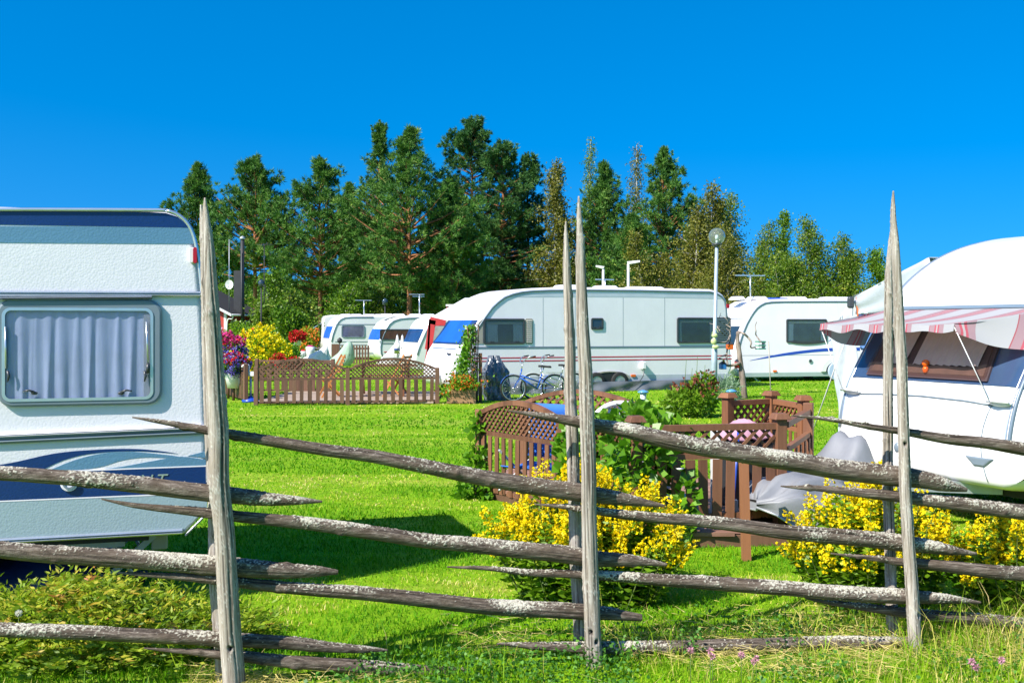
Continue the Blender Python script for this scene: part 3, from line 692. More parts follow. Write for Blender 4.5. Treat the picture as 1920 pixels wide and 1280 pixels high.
# ================================================================== caravans
white_wall = paint('caravan_white', (.80, .765, .80), .3, .06, 1.4, dirt=((.42, .42, .38), .10))
white_gel = paint('caravan_gelcoat', (.74, .73, .715), .22, .05, .9, dirt=((.40, .42, .36), .08))
hammer_white = hammered('hammered_white', (.70, .69, .72)); hammer_navy = hammered('hammered_navy', (.004, .030, .135))
hammer_blue = hammered('hammered_greyblue', (.10, .225, .34)); hammer_grey = hammered('hammered_grey', (.30, .40, .43))
navy_vinyl = paint('navy_vinyl', (.012, .04, .20), .3); blue_vinyl = paint('blue_vinyl', (.02, .07, .42), .3)
red_vinyl = paint('red_vinyl', (.46, .02, .05), .35); slate_vinyl = paint('slate_vinyl', (.14, .19, .24), .35)
alu = paint('brushed_aluminium', (.62, .66, .70), .28, .10, 8, metal=.75); alu_dark = paint('dull_trim', (.22, .27, .32), .4)
grey_trim = paint('grey_plastic', (.17, .215, .25), .35, .15); dark_trim = paint('dark_plastic', (.045, .05, .055), .35)
beige_trim = paint('beige_plastic', (.36, .33, .27), .5); rubber = paint('black_rubber', (.018, .018, .018), .8)
pane_dark = paint('dark_acrylic', (.030, .048, .060), .06, .3, 1.2, spec=.8); pane_teal = paint('teal_acrylic', (.05, .10, .13), .08, .45, 2.2, spec=.8)
pane_navy = paint('navy_acrylic', (.025, .05, .14), .06, .5, 1.6, spec=.8); pane_brown = paint('brown_acrylic', (.10, .042, .030), .08, .5, 2.5, spec=.8)
blue_cover = paint('blue_window_cover', (.010, .10, .52), .45, .25, 1.6)
tint_glass = glass_mat('tinted_pane', (.86, .90, .97), .10); brown_glass = glass_mat('brown_tinted_pane', (.92, .82, .77), .04)
lens_red = paint('red_lens', (.42, .01, .015), .15); lens_orange = paint('orange_lens', (.75, .13, .01), .2); lens_clear = paint('clear_lens', (.72, .72, .70), .1)
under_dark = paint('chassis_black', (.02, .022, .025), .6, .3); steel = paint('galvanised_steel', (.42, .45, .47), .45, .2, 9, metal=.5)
def cloth(name, c, rough=.8, vs=5, var=.12): return paint(name, c, rough, var, vs, bump=(60, .25, .004))
grey_pvc = cloth('grey_pvc_cloth', (.46, .48, .51), .4); skirt_mat = cloth('dull_grey_skirt', (.13, .14, .155), .4); curtain_mat = cloth('curtain_cloth', (.74, .73, .80), .9); beige_curtain = cloth('beige_curtain', (.66, .60, .55), .9)
white_cloth = cloth('white_cloth', (.70, .70, .68)); green_cloth = cloth('pale_green_cloth', (.30, .42, .31)); red_cloth = cloth('red_cloth', (.48, .030, .035))

class Van:
    """Local frame: x along the near side wall (photo rightwards), y away from the viewer, z up. profile: [(x, z)] of the side, clockwise from the lower nose."""
    def __init__(s, name, label, px0, Y0, phi, width, prof_px, r=.06, group='caravans parked on the camping ground', wall=None, x_shift=0., extra=None, keep=None):
        s.X0 = (px0 - CX) / F * Y0; s.Y0 = Y0; s.c, s.s = math.cos(R(phi)), math.sin(R(phi)); s.w = width; s.r = r
        s.t = thing(name, label, 'caravan', (s.X0, s.Y0, 0), R(phi), group)
        s.prof = [s.px(*p) if len(p) == 2 else (p[0], p[1]) for p in prof_px]
        if keep: s.prof = keep(s.prof)
        s.wall = wall or white_wall; s.norms()
    def px(s, px, py, y=0.):
        """photo pixel -> (x, z) on the plane at depth y of this caravan."""
        a = (px - CX) / F; X0 = s.X0 - s.s * y; Y0 = s.Y0 + s.c * y
        x = (a * Y0 - X0) / (s.c - a * s.s); k = Y0 + x * s.s
        return x, CH - (py - HY) / F * k
    def norms(s):
        p = s.prof; n = len(p); A = sum(p[i][0] * p[(i + 1) % n][1] - p[(i + 1) % n][0] * p[i][1] for i in range(n))
        sg = 1 if A > 0 else -1; s.N = []
        for i in range(n):
            ax, az = p[i - 1]; bx, bz = p[i]; cx, cz = p[(i + 1) % n]
            e1 = Vector((bx - ax, bz - az)); e2 = Vector((cx - bx, cz - bz))
            nn = (Vector((e1.y, -e1.x)).normalized() + Vector((e2.y, -e2.x)).normalized()) * sg
            s.N.append(nn.normalized() if nn.length > 1e-6 else Vector((0, 1)))
    def inset(s, e): return [(x - n.x * e, z - n.y * e) for (x, z), n in zip(s.prof, s.N)]
    def e(s, y):
        d = min(y, s.w - y); return 0. if d >= s.r else s.r - math.sqrt(max(0, s.r ** 2 - (s.r - d) ** 2))
    def body(s):
        r, w = s.r, s.w; ys = [r * (1 - math.cos(R(a))) for a in (0, 15, 30, 45, 60, 75, 90)]; ys = ys + [w * .35, w * .65] + [w - y for y in reversed(ys)]
        n = len(s.prof); mb = MB(); vs = []
        for y in ys: vs += [(x, y, z) for x, z in s.inset(s.e(y))]
        fs = []
        for k in range(len(ys) - 1): fs += [(k * n + i, k * n + (i + 1) % n, (k + 1) * n + (i + 1) % n, (k + 1) * n + i) for i in range(n)]
        mb.add(vs, fs, True); m = (len(ys) - 1) * n
        mb.v, k = mb.v, len(mb.v)
        mb.add([vs[i] for i in range(n)], [tuple(range(n))]); mb.add([vs[m + i] for i in range(n)], [tuple(range(n - 1, -1, -1))])
        return mb.build('body', s.wall, s.t)
    def trim(s, mat, rad, i0=0, i1=None, y=None, d=0., name='edge_trim', far=False):
        pr = s.inset(s.e(y if y is not None else 0.)); pr = pr[i0:i1]
        yy = s.w if far else 0.
        mb = MB(); mb.tube([(x, (y or 0) if not far else yy, z) for x, z in pr], rad, 8); return mb.build(name, mat, s.t)
    def plate(s, name, poly, mat, d=.004, parent=None, px=True, back=0.):
        q = [s.px(*p) for p in poly] if px else poly
        return MB().prism(q, -d, -back).build(name, mat, parent or s.t)
    def window(s, x0, y0, x1, y1, mat, pane, fr=.045, d=.03, r=.09, name='window', px=True, curtain=0.):
        (a, zt), (b, zb) = (s.px(x0, y0), s.px(x1, y1)) if px else ((x0, y0), (x1, y1))
        o, i = rrect(a, zb, b, zt, r), rrect(a + fr, zb + fr, b - fr, zt - fr, max(.02, r - fr * .6))
        wd = MB().ring(o, i, -d, 0).build(name, mat, s.t, .006)
        if curtain:                              # dim room behind tinted acrylic, curtains drawn to the sides
            xa, xb, za, zb_ = a + fr, b - fr, zb + fr, zt - fr; MB().prism(i, -.006, -.001).build('backing', dim_room, wd)
            for sx, (u0, u1) in enumerate(((xa + .01, xa + (xb - xa) * curtain), (xb - (xb - xa) * curtain * .8, xb - .01))):
                n_ = int((u1 - u0) / .018) + 4
                MB().sheet([[Vector((u0 + (u1 - u0) * j / n_ * (1 + (.25 if sx == 0 else 0) * math.sin(math.pi * k / 6) * -.3), -.011 - .004 * math.sin(j * 1.9 + .4 * k), zb_ - .01 - (zb_ - za - .02) * k / 6)) for j in range(n_ + 1)] for k in range(7)]).build('curtain', curtain_mat, wd)
            MB().box(xa + .02, xb - .02, -.0165, -.0155, zb_ - .10, zb_ - .005).build('blind', beige_curtain, wd)
            MB().prism(i, -d * .75, -d * .62).build('pane', side_glass, wd)
        else: MB().prism(i, -d * .6, -.001).build('pane', pane, wd)
        for lx in (.2, .8): q_ = a + (b - a) * lx; MB().box(q_ - .05, q_ + .05, -d - .004, -d * .7, zb + fr, zb + fr + .03).build('latch', dark_trim, wd)
        return wd, (a + fr, zb + fr, b - fr, zt - fr)
    def front_pt(s, z, y, d=0.):
        """Point on the nose surface at height z and depth y, d proud of it."""
        pr, nn = s.prof, s.N; n = len(pr)
        for i in range(n - 1):
            (xa, za), (xb, zb) = pr[i], pr[i + 1]
            if za <= z <= zb and xa < sum(p[0] for p in pr) / n:
                f = (z - za) / (zb - za + 1e-9); nr = (nn[i] * (1 - f) + nn[i + 1] * f).normalized(); ee = d - s.e(max(y, 0.))
                return Vector((xa + (xb - xa) * f + nr.x * ee, y, z + nr.y * ee))
        return Vector((pr[0][0], y, z))
    def front_panel(s, name, z0, z1, ya, yb, mat, d=.012, ta=None, tb=None, nz=14, ny=14, parent=None):
        """Panel lying on the nose from height z0 to z1; ya..yb wide at the foot, ta..tb at the top."""
        ta = ya if ta is None else ta; tb = yb if tb is None else tb; mb = MB(); g = []
        for k in range(nz + 1):
            f = k / nz; z = z0 + (z1 - z0) * f; a, b = ya + (ta - ya) * f, yb + (tb - yb) * f
            g.append([s.front_pt(z, a + (b - a) * j / ny, d) for j in range(ny + 1)])
        mb.sheet(g, True); gi = [[g[i][j] for j in range(ny + 1)] for i in range(nz + 1)]
        rim = [(i, 0) for i in range(nz + 1)] + [(nz, j) for j in range(1, ny + 1)] + [(i, ny) for i in range(nz - 1, -1, -1)] + [(0, j) for j in range(ny - 1, 0, -1)]
        c = Vector((d + .01, 0, 0)); vs = [gi[i][j] for i, j in rim]; m = len(vs)
        mb.add(vs + [v + c for v in vs], [(k, (k + 1) % m, (k + 1) % m + m, k + m) for k in range(m)])
        return mb.build(name, mat, parent or s.t)
    def wheel(s, x, r=.31, y=.12, w=.19, name='wheel'):
        mb = MB(); c = []
        prof = [(r * .62, -w / 2), (r * .92, -w / 2), (r, -w * .36), (r, w * .36), (r * .92, w / 2), (r * .62, w / 2)]
        n = 28; vs = []
        for rr, yy in prof: vs += [(x + rr * math.cos(6.2832 * k / n), y + yy, r + rr * math.sin(6.2832 * k / n)) for k in range(n)]
        fs = [(i * n + k, i * n + (k + 1) % n, (i + 1) * n + (k + 1) % n, (i + 1) * n + k) for i in range(5) for k in range(n)]
        o = mb.add(vs, fs, True).build(name, rubber, s.t)
        rim = MB(); disc = [(x + r * .63 * math.cos(6.2832 * k / n), r + r * .63 * math.sin(6.2832 * k / n)) for k in range(n)]
        rim.prism(disc, y - w * .38, y + w * .3); hub = [(x + r * .2 * math.cos(6.2832 * k / 14), r + r * .2 * math.sin(6.2832 * k / 14)) for k in range(14)]
        rim.prism(hub, y - w * .46, y - w * .38); rim.build('rim', steel, o); return o
    def skylight(s, x, y, a=.45, h=.09):
        z = max(p[1] for p in s.prof) - .03; MB().hexa([(x - a, y - .3, z), (x + a, y - .3, z), (x + a, y + .3, z), (x - a, y + .3, z)],
            [(x - a + .08, y - .22, z + h), (x + a - .08, y - .22, z + h), (x + a - .08, y + .22, z + h), (x - a + .08, y + .22, z + h)]).build('skylight', white_wall, s.t, .03)
    def legs(s, xs, z):
        for x in xs:
            for y in (.25, s.w - .25):
                m = MB(); m.bar((x, y, z), (x + .28, y, .02), .05, .05); m.box(x + .2, x + .36, y - .07, y + .07, 0, .025); m.build('corner_steady', steel, s.t)

side_glass = glass_mat('grey_tinted_pane', (.66, .76, .78), .14); dim_room = paint('dim_room', (.20, .25, .27), .8, .5, 2)
# ---------- the big caravan with the curtained window (near)
def A_keep(p): return p
A = Van('caravan', 'white hammered caravan with navy roof stripe and curtained window behind the first fence section', 388, 6.70, 17, 1.6,
    [(-6.4, .42)], r=.035, wall=hammer_white, keep=lambda p: p)
tail = [(388, 905), (388, 850), (386, 760), (383, 650), (379, 570), (373, 505), (365, 455), (353, 424), (334, 405), (312, 397), (280, 395.5)]
A.prof = [(-6.4, A.px(300, 1004)[1] + .0), (-6.75, .62), (-6.8, 1.2), (-6.6, 2.2), (-6.2, A.px(200, 393)[1] - .02), (-5.9, A.px(200, 393)[1])] + \
         [A.px(*p) for p in reversed(tail)] + [A.px(390, 930), A.px(388, 955), A.px(347, 1001)]
A.norms(); A.body()
yA = -.004
def onA(name, pts, mat, d=.0025, sm=None): return A.plate(name, pts, mat, d)
roofL = lambda y: [(-260, y), (0, y), (300, y)]
onA('roof_stripe', [(-420, 396.5), (0, 396.6), (200, 396.8), (280, 397.8), (311, 399.5), (332, 407), (344, 416), (351, 424), (353, 427), (0, 421.5), (-420, 418)], hammer_navy)
onA('roof_stripe', [(-420, 424), (0, 424), (354, 427.6), (361, 445), (365, 457.4), (0, 455), (-420, 453)], hammer_blue)
mb = MB(); pr = A.prof; edge = [A.px(-420, 395.2), A.px(0, 394.4)] + [A.px(*p) for p in reversed(tail)]
mb.tube([(x + .004, -.006, z + .004) for x, z in [(v.x, v.y) for v in catmull([(q[0], q[1], 0) for q in edge], 4)]], .0115, 8); mb.build('edge_trim', alu, A.t)
# awning rail and lower mouldings: extruded strips with a shaped section
def strip(van, name, pts_px, h, d, mat, n=1):
    q = [van.px(*p) for p in pts_px]; mb = MB()
    for k in range(len(q) - 1):
        (xa, za), (xb, zb) = q[k], q[k + 1]
        sec = [(0, h / 2), (-d * .7, h * .45), (-d, h * .2), (-d * .55, 0), (-d, -h * .2), (-d * .7, -h * .45), (0, -h / 2)]
        va = [(xa, y, za + z) for y, z in sec]; vb = [(xb, y, zb + z) for y, z in sec]; m = len(sec)
        mb.add(va + vb, [(i, (i + 1) % m, (i + 1) % m + m, i + m) for i in range(m)] + [tuple(range(m)), tuple(range(2 * m - 1, m - 1, -1))])
    return mb.build(name, mat, van.t)
strip(A, 'awning_rail', [(-420, 549.5), (0, 550.5), (376, 551.5)], .036, .028, alu)
strip(A, 'side_moulding', [(-420, 838), (0, 824), (387, 806)], .052, .026, grey_trim)
strip(A, 'side_moulding', [(-420, 830), (0, 816), (387, 799)], .022, .032, white_wall)
strip(A, 'sill_rail', [(-420, 1034), (0, 1013.5), (342, 995)], .034, .03, alu)
strip(A, 'rear_sill', [(347, 1003), (389, 961)], .02, .02, alu)
# swoosh graphics
onA('navy_swoosh', smooth2([(-420, 960), (-200, 900), (0, 871), (100, 850), (180, 842.5), (250, 841), (300, 845), (333, 850)], 4) + smooth2([(333, 850), (260, 845.5), (180, 849), (120, 862), (60, 890), (0, 912), (-200, 965), (-420, 990)], 4)[1:], hammer_navy, .0022)
onA('grey_swoosh', smooth2([(95, 880), (140, 862), (190, 850), (250, 847), (310, 852), (345, 857)], 4) + smooth2([(345, 857), (310, 857.5), (270, 857), (230, 862), (190, 874), (150, 880), (95, 880)], 4)[1:], hammer_blue, .0022)
onA('grey_swoosh', smooth2([(165, 883), (230, 874), (290, 863), (340, 855.5), (388, 862)], 4) + [(388, 872), (165, 882)], hammer_blue, .0030)
onA('grey_swoosh', [(352, 854), (388, 845), (388, 858)], hammer_blue, .0030)
onA('navy_band', [(-420, 930), (-60, 905), (40, 890), (120, 885), (200, 881), (389, 874), (389, 924), (240, 928), (0, 938), (-420, 958)], hammer_navy, .0036)
onA('pinstripe', [(40, 888), (120, 882.6), (200, 878.6), (389, 871.6), (389, 874), (200, 881), (120, 885), (40, 890)], white_wall, .0040)
onA('pinstripe', [(-420, 958), (0, 938), (240, 928), (389, 922), (389, 925), (240, 930.5), (0, 940.5), (-420, 961)], white_wall, .0044)
onA('lower_panel', [(-420, 962), (0, 940.5), (240, 930.5), (388, 925), (388, 951), (346, 991), (0, 1008), (-420, 1028)], hammer_grey, .0028)
# wordmark, mostly hidden behind the rail: only its tail "ANT" can be read
cu = bpy.data.curves.new('lettering', 'FONT'); cu.body = 'ANT'; cu.size = .105; cu.shear = .32; cu.extrude = .0012; cu.space_character = 1.35
tmp = bpy.data.objects.new('tmp_text', cu); COL.objects.link(tmp); dg = bpy.context.evaluated_depsgraph_get()
me = bpy.data.meshes.new_from_object(tmp.evaluated_get(dg)); bpy.data.objects.remove(tmp)
x0, z0 = A.px(228, 913); 
me.transform(Matrix.Translation((x0, -.0062, z0)) @ Matrix.Rotation(R(90), 4, 'X')); me.name = 'lettering'
link('lettering', me, [alu], A.t)
def disc(cx, cz, r, n=24): return [(cx + r * math.cos(6.2832 * k / n), cz + r * math.sin(6.2832 * k / n)) for k in range(n)]
cx, cz = A.px(130, 905); cap = MB().prism(disc(cx, cz, .050), -.018, 0).build('water_filler', white_wall, A.t, .005); MB().ring(disc(cx, cz, .036), disc(cx, cz, .024), -.024, -.017).build('lock_ring', grey_trim, cap)
# marker lamp
mx, mz = A.px(361, 479); base = MB().prism(rrect(mx - .020, mz - .050, mx + .020, mz + .050, .018), -.016, 0).build('marker_lamp', lens_clear, A.t, .004)
MB().prism(rrect(mx + .004, mz - .050, mx + .026, mz + .050, .012), -.040, -.012).build('red_lens', lens_red, base, .006); MB().prism(rrect(mx - .018, mz - .046, mx + .003, mz + .046, .012), -.030, -.014).build('clear_lens', lens_clear, base, .006)
# window: recess frame, curtain, acrylic pane, stay, latches
(wx0, wzt), (wx1, wzb) = A.px(-4, 560), A.px(304, 757); (ix0, izt), (ix1, izb) = A.px(9, 580), A.px(284, 744)
wz = lambda x: 0.
win = MB().ring(rrect(wx0, wzb, wx1, wzt, .085, 8), rrect(ix0, izb, ix1, izt, .040, 8), -.032, 0).build('window', grey_trim, A.t, .014)
MB().ring(rrect(ix0 - .012, izb - .012, ix1 + .012, izt + .012, .05, 8), rrect(ix0 + .006, izb + .006, ix1 - .006, izt - .006, .034, 8), -.036, -.030).build('seal', alu, win)
MB().prism(rrect(ix0 - .002, izb - .002, ix1 + .002, izt + .002, .04, 6), -.0335, -.0300).build('pane', tint_glass, win)
g = []; rr = random.Random(4); nc = 150
ph = [0]; 
for k in range(nc): ph.append(ph[-1] + rr.uniform(.30, .62))
for i in range(9):
    zf = i / 8; row = []
    for j in range(nc + 1):
        f = j / nc; amp = .0085 * (.5 + .6 * zf)
        amp *= .3 + 1.3 * abs(math.sin(j * .083 + .7)); row.append(Vector((ix0 + (ix1 - ix0) * f + .006 * math.sin(zf * 3 + j * .3), -.0135 - amp * .62 * (1 + math.sin(ph[j] * 1.0 + .4 * math.sin(zf * 2))) * .9, izt - (izt - izb) * zf)))
    g.append(row)
MB().sheet(g).build('curtain', curtain_mat, win)
MB().prism([(ix0, izb), (ix1, izb), (ix1, izt), (ix0, izt)], -.012, -.002).build('backing', beige_trim, win)
MB().box(ix1 - .045, ix1 - .008, -.026, -.013, izb, izt).build('cassette', beige_curtain, win)
a, b = A.px(275, 603), A.px(278, 690); st = MB().tube([(a[0], -.040, a[1]), (b[0], -.040, b[1] + .02)], .006, 8).build('window_stay', alu, win); MB().tube([(b[0], -.040, b[1] + .03), (b[0] - .004, -.040, b[1] - .03)], .010, 8).build('stay_knob', dark_trim, win)
a2 = A.px(12, 612); b2 = A.px(13, 690); MB().tube([(a2[0], -.040, a2[1]), (b2[0], -.040, b2[1])], .006, 8).build('window_stay', alu, win)
for lx, dr in ((66, -1), (228, 1)):
    qx, qz = A.px(lx, 736); m = MB(); m.ball((qx, -.041, qz), .013, 10, 6, (1.5, .35, .8)); m.tube([(qx, -.042, qz + .006), (qx + dr * .03, -.043, qz + .018), (qx + dr * .062, -.043, qz + .012)], [.008, .007, .004], 6); m.build('latch', dark_trim, win)
for lx in (16, 271):
    qx, qz = A.px(lx, 704); MB().tube([(qx, -.041, qz + .03), (qx + .008, -.042, qz), (qx, -.041, qz - .035)], [.008, .009, .004], 6).build('latch', dark_trim, win)
strip(A, 'window_drip', [(-4, 560), (285, 558)], .018, .05, alu)
o_ = thing('tarp_bundle', 'dark navy tarpaulin bundle stowed under the blue striped caravan', 'tarp', (G(55, 1120).x, 7.05, 0), R(17)); g_ = []
for i in range(13):
    x = -.75 + 1.15 * i / 12; g_.append([Vector((x, .38 * math.cos(math.pi * j / 16) * (1 + .05 * math.sin(i * 1.3 + j)), .30 * math.sin(math.pi * j / 16) ** .6 * (.85 + .15 * math.sin(i * .9)) + .012 * math.sin(i * 2.1 + j * 1.7))) for j in range(17)])
MB().sheet(g_, True, (0, 0, -.01)).build('tarpaulin', paint('navy_tarpaulin', (.012, .03, .09), .3, .3, 4), o_)
q_ = G(165, 1105); tag(MB().bar((q_.x - .35, q_.y + .1, .03), (q_.x + .30, q_.y + .25, .03), .18, .045).build('wooden_board', paint('old_board', (.10, .04, .025), .8, .3, 6)), 'reddish board lying in the shade under the blue striped caravan', 'board')
MB().prism([(-6.2, .02), (-.75, .02), (-.65, .40), (-6.2, .40)], 1.30, 1.32).build('underside_shade_sheet', under_dark, A.t)  # dark sheet added so the gap under the floor looks deep in shade
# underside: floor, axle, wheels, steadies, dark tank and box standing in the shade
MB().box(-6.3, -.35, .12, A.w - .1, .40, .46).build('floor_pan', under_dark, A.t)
A.wheel(-3.4, .32, .22); A.wheel(-3.4, .32, A.w - .22)
MB().tube([(-3.4, .2, .32), (-3.4, A.w - .2, .32)], .035).build('axle', under_dark, A.t)
for y in (.3, A.w - .3): MB().box(-6.2, -.5, y - .03, y + .03, .34, .41).build('chassis_beam', steel, A.t)
for y in (.32, A.w - .3):
    m = MB(); m.bar((-.32, y, .40), (-.72, y, .03), .05, .04); m.bar((-.62, y + .06, .40), (-.46, y + .06, .14), .035, .02); m.box(-.80, -.64, y - .07, y + .07, 0, .025); m.build('corner_steady', steel, A.t)
MB().box(-.34, -.24, .3, .42, .30, .42).build('socket_box', beige_trim, A.t, .01)
MB().box(-.95, -.60, .7, 1.25, .22, .40).build('waste_tank', paint('blue_tank', (.10, .22, .55), .4), A.t, .03)

# ---------- long striped caravan in the middle
B = Van('caravan', 'long white caravan with twin red side lines, blue front window cover and grey skirt', 850, 26.6, 24, 2.3,
    [(853, 726), (849, 712), (850, 690), (858, 663), (870, 643), (882, 627), (893, 610), (905, 592), (919, 573), (931, 562), (944, 552.5), (961, 546), (979, 542), (1000, 540), (1030, 539), (1100, 538.5), (1200, 539.5), (1290, 541.5), (1330, 542), (1345, 545), (1356, 552), (1363, 563), (1366, 580), (1368, 610), (1371, 640), (1372, 665), (1373, 690), (1366, 706), (1352, 714)], r=.08)
B.body()
topi = [i for i, p in enumerate(B.prof) if True]
B.trim(slate_vinyl, .028, 4, 24)
B.plate('roof_band', [(975, 550), (1060, 549), (1200, 550), (1335, 551), (1345, 552), (1352, 556), (1354, 560), (1200, 557), (1060, 556.5), (955, 557)], paint('silver_band', (.50, .55, .62), .3), .004)
B.plate('belt_line', [(893, 650), (1371, 648), (1371, 651), (893, 653.5)], slate_vinyl, .008)
for ya in (669.5, 675.5): B.plate('red_line', [(868, ya + 1), (1373, ya - 4), (1373, ya - 2), (868, ya + 3.0)], red_vinyl, .005)
B.plate('sill_band', [(862, 707), (1372, 700), (1366, 707), (1352, 714), (862, 722)], paint('silver_sill', (.48, .51, .55), .35), .006)
def shutter(van, x0, y0, x1, y1, n, slant=0):
    (a, zt), (b, zb) = van.px(x0, y0), van.px(x1, y1); m = MB(); m.prism(rrect(a, zb, b, zt, .05), -.012, 0)
    o = m.build('louvre_panel', beige_trim if not slant else dark_trim, van.t)
    s_ = MB()
    for k in range(n):
        z = zb + .06 + (zt - zb - .12) * k / (n - 1); s_.box(a + .04, b - .04, -.034, -.010, z - .012, z + .012)
    s_.build('slats', beige_curtain if not slant else grey_trim, o)
bw, bi = B.window(906, 597, 984, 645, dark_trim, pane_teal, .05, .035, .06, curtain=.34); shutter(B, 984.5, 597, 999, 645, 11)
B.plate('louvre_panel', [(897, 604), (905, 598), (905, 644), (884, 644)], beige_trim, .014)
B.window(1108, 596, 1131, 618, dark_trim, pane_dark, .05, .03, .05)
B.window(1269, 595, 1338, 643, dark_trim, pane_dark, .045, .035, .06, curtain=.10); shutter(B, 1338.5, 595, 1370, 643, 12, 1)
B.front_panel('front_window', B.px(876, 644)[1] - .03, B.px(900, 602)[1] + .02, .10, 2.2, pane_navy, .02)
B.front_panel('window_cover', B.px(876, 644)[1], B.px(900, 602)[1], .32, 2.05, blue_cover, .035, .42, 1.95)
B.front_panel('front_seam', B.px(860, 656)[1], B.px(860, 656)[1] + .03, .3, 2.0, grey_trim, .006, nz=2)
h0 = B.front_pt(1.02, .55, .02); MB().tube([h0 + Vector((0, -.12, 0)), h0 + Vector((-.04, 0, .01)), h0 + Vector((0, .12, 0))], .022, 8).build('manoeuvring_handle', dark_trim, B.t)
mx, mz = B.px(1364, 574); MB().prism(rrect(mx - .05, mz - .06, mx + .05, mz + .06, .03), -.04, 0).build('marker_lamp', lens_red, B.t, .01)
for sx_ in (1018, 1078, 1168, 1246): B.plate('panel_joint', [(sx_, 558), (sx_ + .7, 558), (sx_ + .7, 649), (sx_, 649)], grey_trim, .0015)
qx, qz = B.px(1187, 704); MB().prism(rrect(qx - .07, qz - .03, qx + .07, qz + .03, .02), -.03, 0).build('side_reflector', lens_orange, B.t)
qx, qz = B.px(1204, 685); bx = MB().prism([(qx - .06, qz - .09), (qx + .06, qz - .09), (qx + .05, qz + .1), (qx - .05, qz + .1)], -.13, 0).build('socket_box', white_wall, B.t, .015)
MB().tube(catmull([(qx, -.10, qz - .09), (qx - .08, -.16, qz - .30), (qx - .35, -.2, qz - .52), (qx - .75, -.2, qz - .62)], 6), .012, 6).build('power_cable', dark_trim, bx)
mb = MB(); xa, xb = B.px(872, 715)[0], B.px(1372, 700)[0]; g = []
zt_ = B.px(1100, 716)[1]
for i in range(6):
    row = []
    for j in range(111):
        f = j / 110; x = xa + (xb - xa) * f; bulge = .03 * math.sin(j * .75) + .05 * math.sin(j * .19 + 1) ** 2
        row.append(Vector((x, -.11 - bulge * .9 * (.3 + i / 5) - .03 * (i / 5) - .025 * math.sin(j * .31 + i * 1.1), zt_ * (1 - i / 5) + .004 + (.0 if i < 5 else 0))))
    g.append(row)
mb.sheet(g, True).build('skirt', skirt_mat, B.t)
ax_, _ = B.px(1142, 700); za = .34
arch = [(ax_ + .62 * math.cos(R(a)), za + .20 * math.sin(R(a))) for a in range(0, 181, 15)]; MB().ring(arch + [(ax_ - .62, .02), (ax_ + .62, .02)], [(ax_ + (x - ax_) * .86, za + (z - za) * .84) for x, z in arch] + [(ax_ - .53, .02), (ax_ + .53, .02)], -.035, 0).build('wheel_arch', beige_trim, B.t)
MB().prism([(ax_ + (x - ax_) * .86, za + (z - za) * .84) for x, z in arch] + [(ax_ - .53, .02), (ax_ + .53, .02)], -.02, .0).build('arch_shade_plate', under_dark, B.t); B.wheel(ax_ + .3, .255, -.03, .1); B.wheel(ax_ - .4, .255, -.03, .1)  # dark plate stands in for the shade inside the wheel arch
for x in (1085, 1160, 1245): B.skylight(B.px(x, 540)[0], .9 + .2 * math.sin(x), .32 + .25 * (x == 1245), .10)
hx = B.front_pt(.55, 1.15)
MB().bar(hx + Vector((.2, -.35, -.12)), hx + Vector((-1.0, 0, -.12)), .07, .07).build('drawbar', steel, B.t)

# ---------- caravan with the blue swoosh, beyond the lamp
Cv = Van('caravan', 'white caravan with a thin blue swoosh line beyond the dead tree', 1377, 33.0, 12, 2.3,
    [(1386, 706), (1381, 690), (1379, 672), (1380, 653), (1384, 636), (1389, 621), (1396, 604), (1403, 591), (1409, 582), (1416, 573.5), (1424, 567.5), (1433, 563), (1446, 561), (1470, 560.3), (1540, 560), (1640, 560), (1700, 561), (1722, 570), (1732, 600), (1736, 660), (1732, 704)], r=.09)
Cv.body(); Cv.trim(slate_vinyl, .026, 2, 18)
w_, _ = Cv.window(1474, 598, 1550, 642, dark_trim, pane_navy, .045, .035, .05, curtain=.16)
Cv.plate('window_chin', smooth2([(1474, 640), (1490, 644), (1512, 645.5), (1535, 644), (1550, 640)], 4), dark_trim, .03)
Cv.plate('swoosh_line', smooth2([(1406, 675.5), (1467, 662.5), (1533, 654), (1590, 651.5), (1680, 651)], 5) + smooth2([(1680, 657), (1590, 657.5), (1533, 659.5), (1467, 667), (1406, 675.8)], 5), blue_vinyl, .005)
Cv.plate('swoosh_line', [(1553, 640), (1562, 632), (1570, 625), (1571, 627), (1564, 634)], blue_vinyl, .005)
Cv.plate('panel_joint', [(1384, 666), (1590, 664.5), (1590, 665.1), (1384, 666.7)], grey_trim, .003)
Cv.plate('sill_band', [(1388, 699), (1640, 696), (1640, 704), (1388, 706.5)], paint('grey_sill', (.34, .42, .40), .35), .006)  # a greenish reflection is mixed into the grey of the sill
cx, cz = Cv.px(1519, 676.5); v_ = MB().prism(disc(cx, cz, .062, 18), -.03, 0).build('flue_vent', alu, Cv.t); MB().prism(disc(cx, cz, .045, 18), -.034, -.02).build('grille', dark_trim, v_)
cx, cz = Cv.px(1452.6, 695.4); MB().prism(rrect(cx - .06, cz - .03, cx + .06, cz + .03, .02), -.03, 0).build('side_reflector', lens_orange, Cv.t)
ax_, _ = Cv.px(1567, 700); za = .30
arch = [(ax_ + .52 * math.cos(R(a)), za + .44 * math.sin(R(a))) for a in range(0, 181, 12)]
MB().ring(arch, [(ax_ + (x - ax_) * .70, za + (z - za) * .70) for x, z in arch], -.06, 0).build('wheel_arch', white_gel, Cv.t)
MB().prism([(ax_ + (x - ax_) * .70, za + (z - za) * .70) for x, z in arch], -.012, 0).build('arch_shade_plate', under_dark, Cv.t)  # solid dark plate imitates the shaded hollow of the arch
MB().prism(disc(ax_, .31, .30, 26), -.10, .0).build('wheel_cover', cloth('pale_blue_wheel_cover', (.36, .45, .60)), Cv.t, .03)
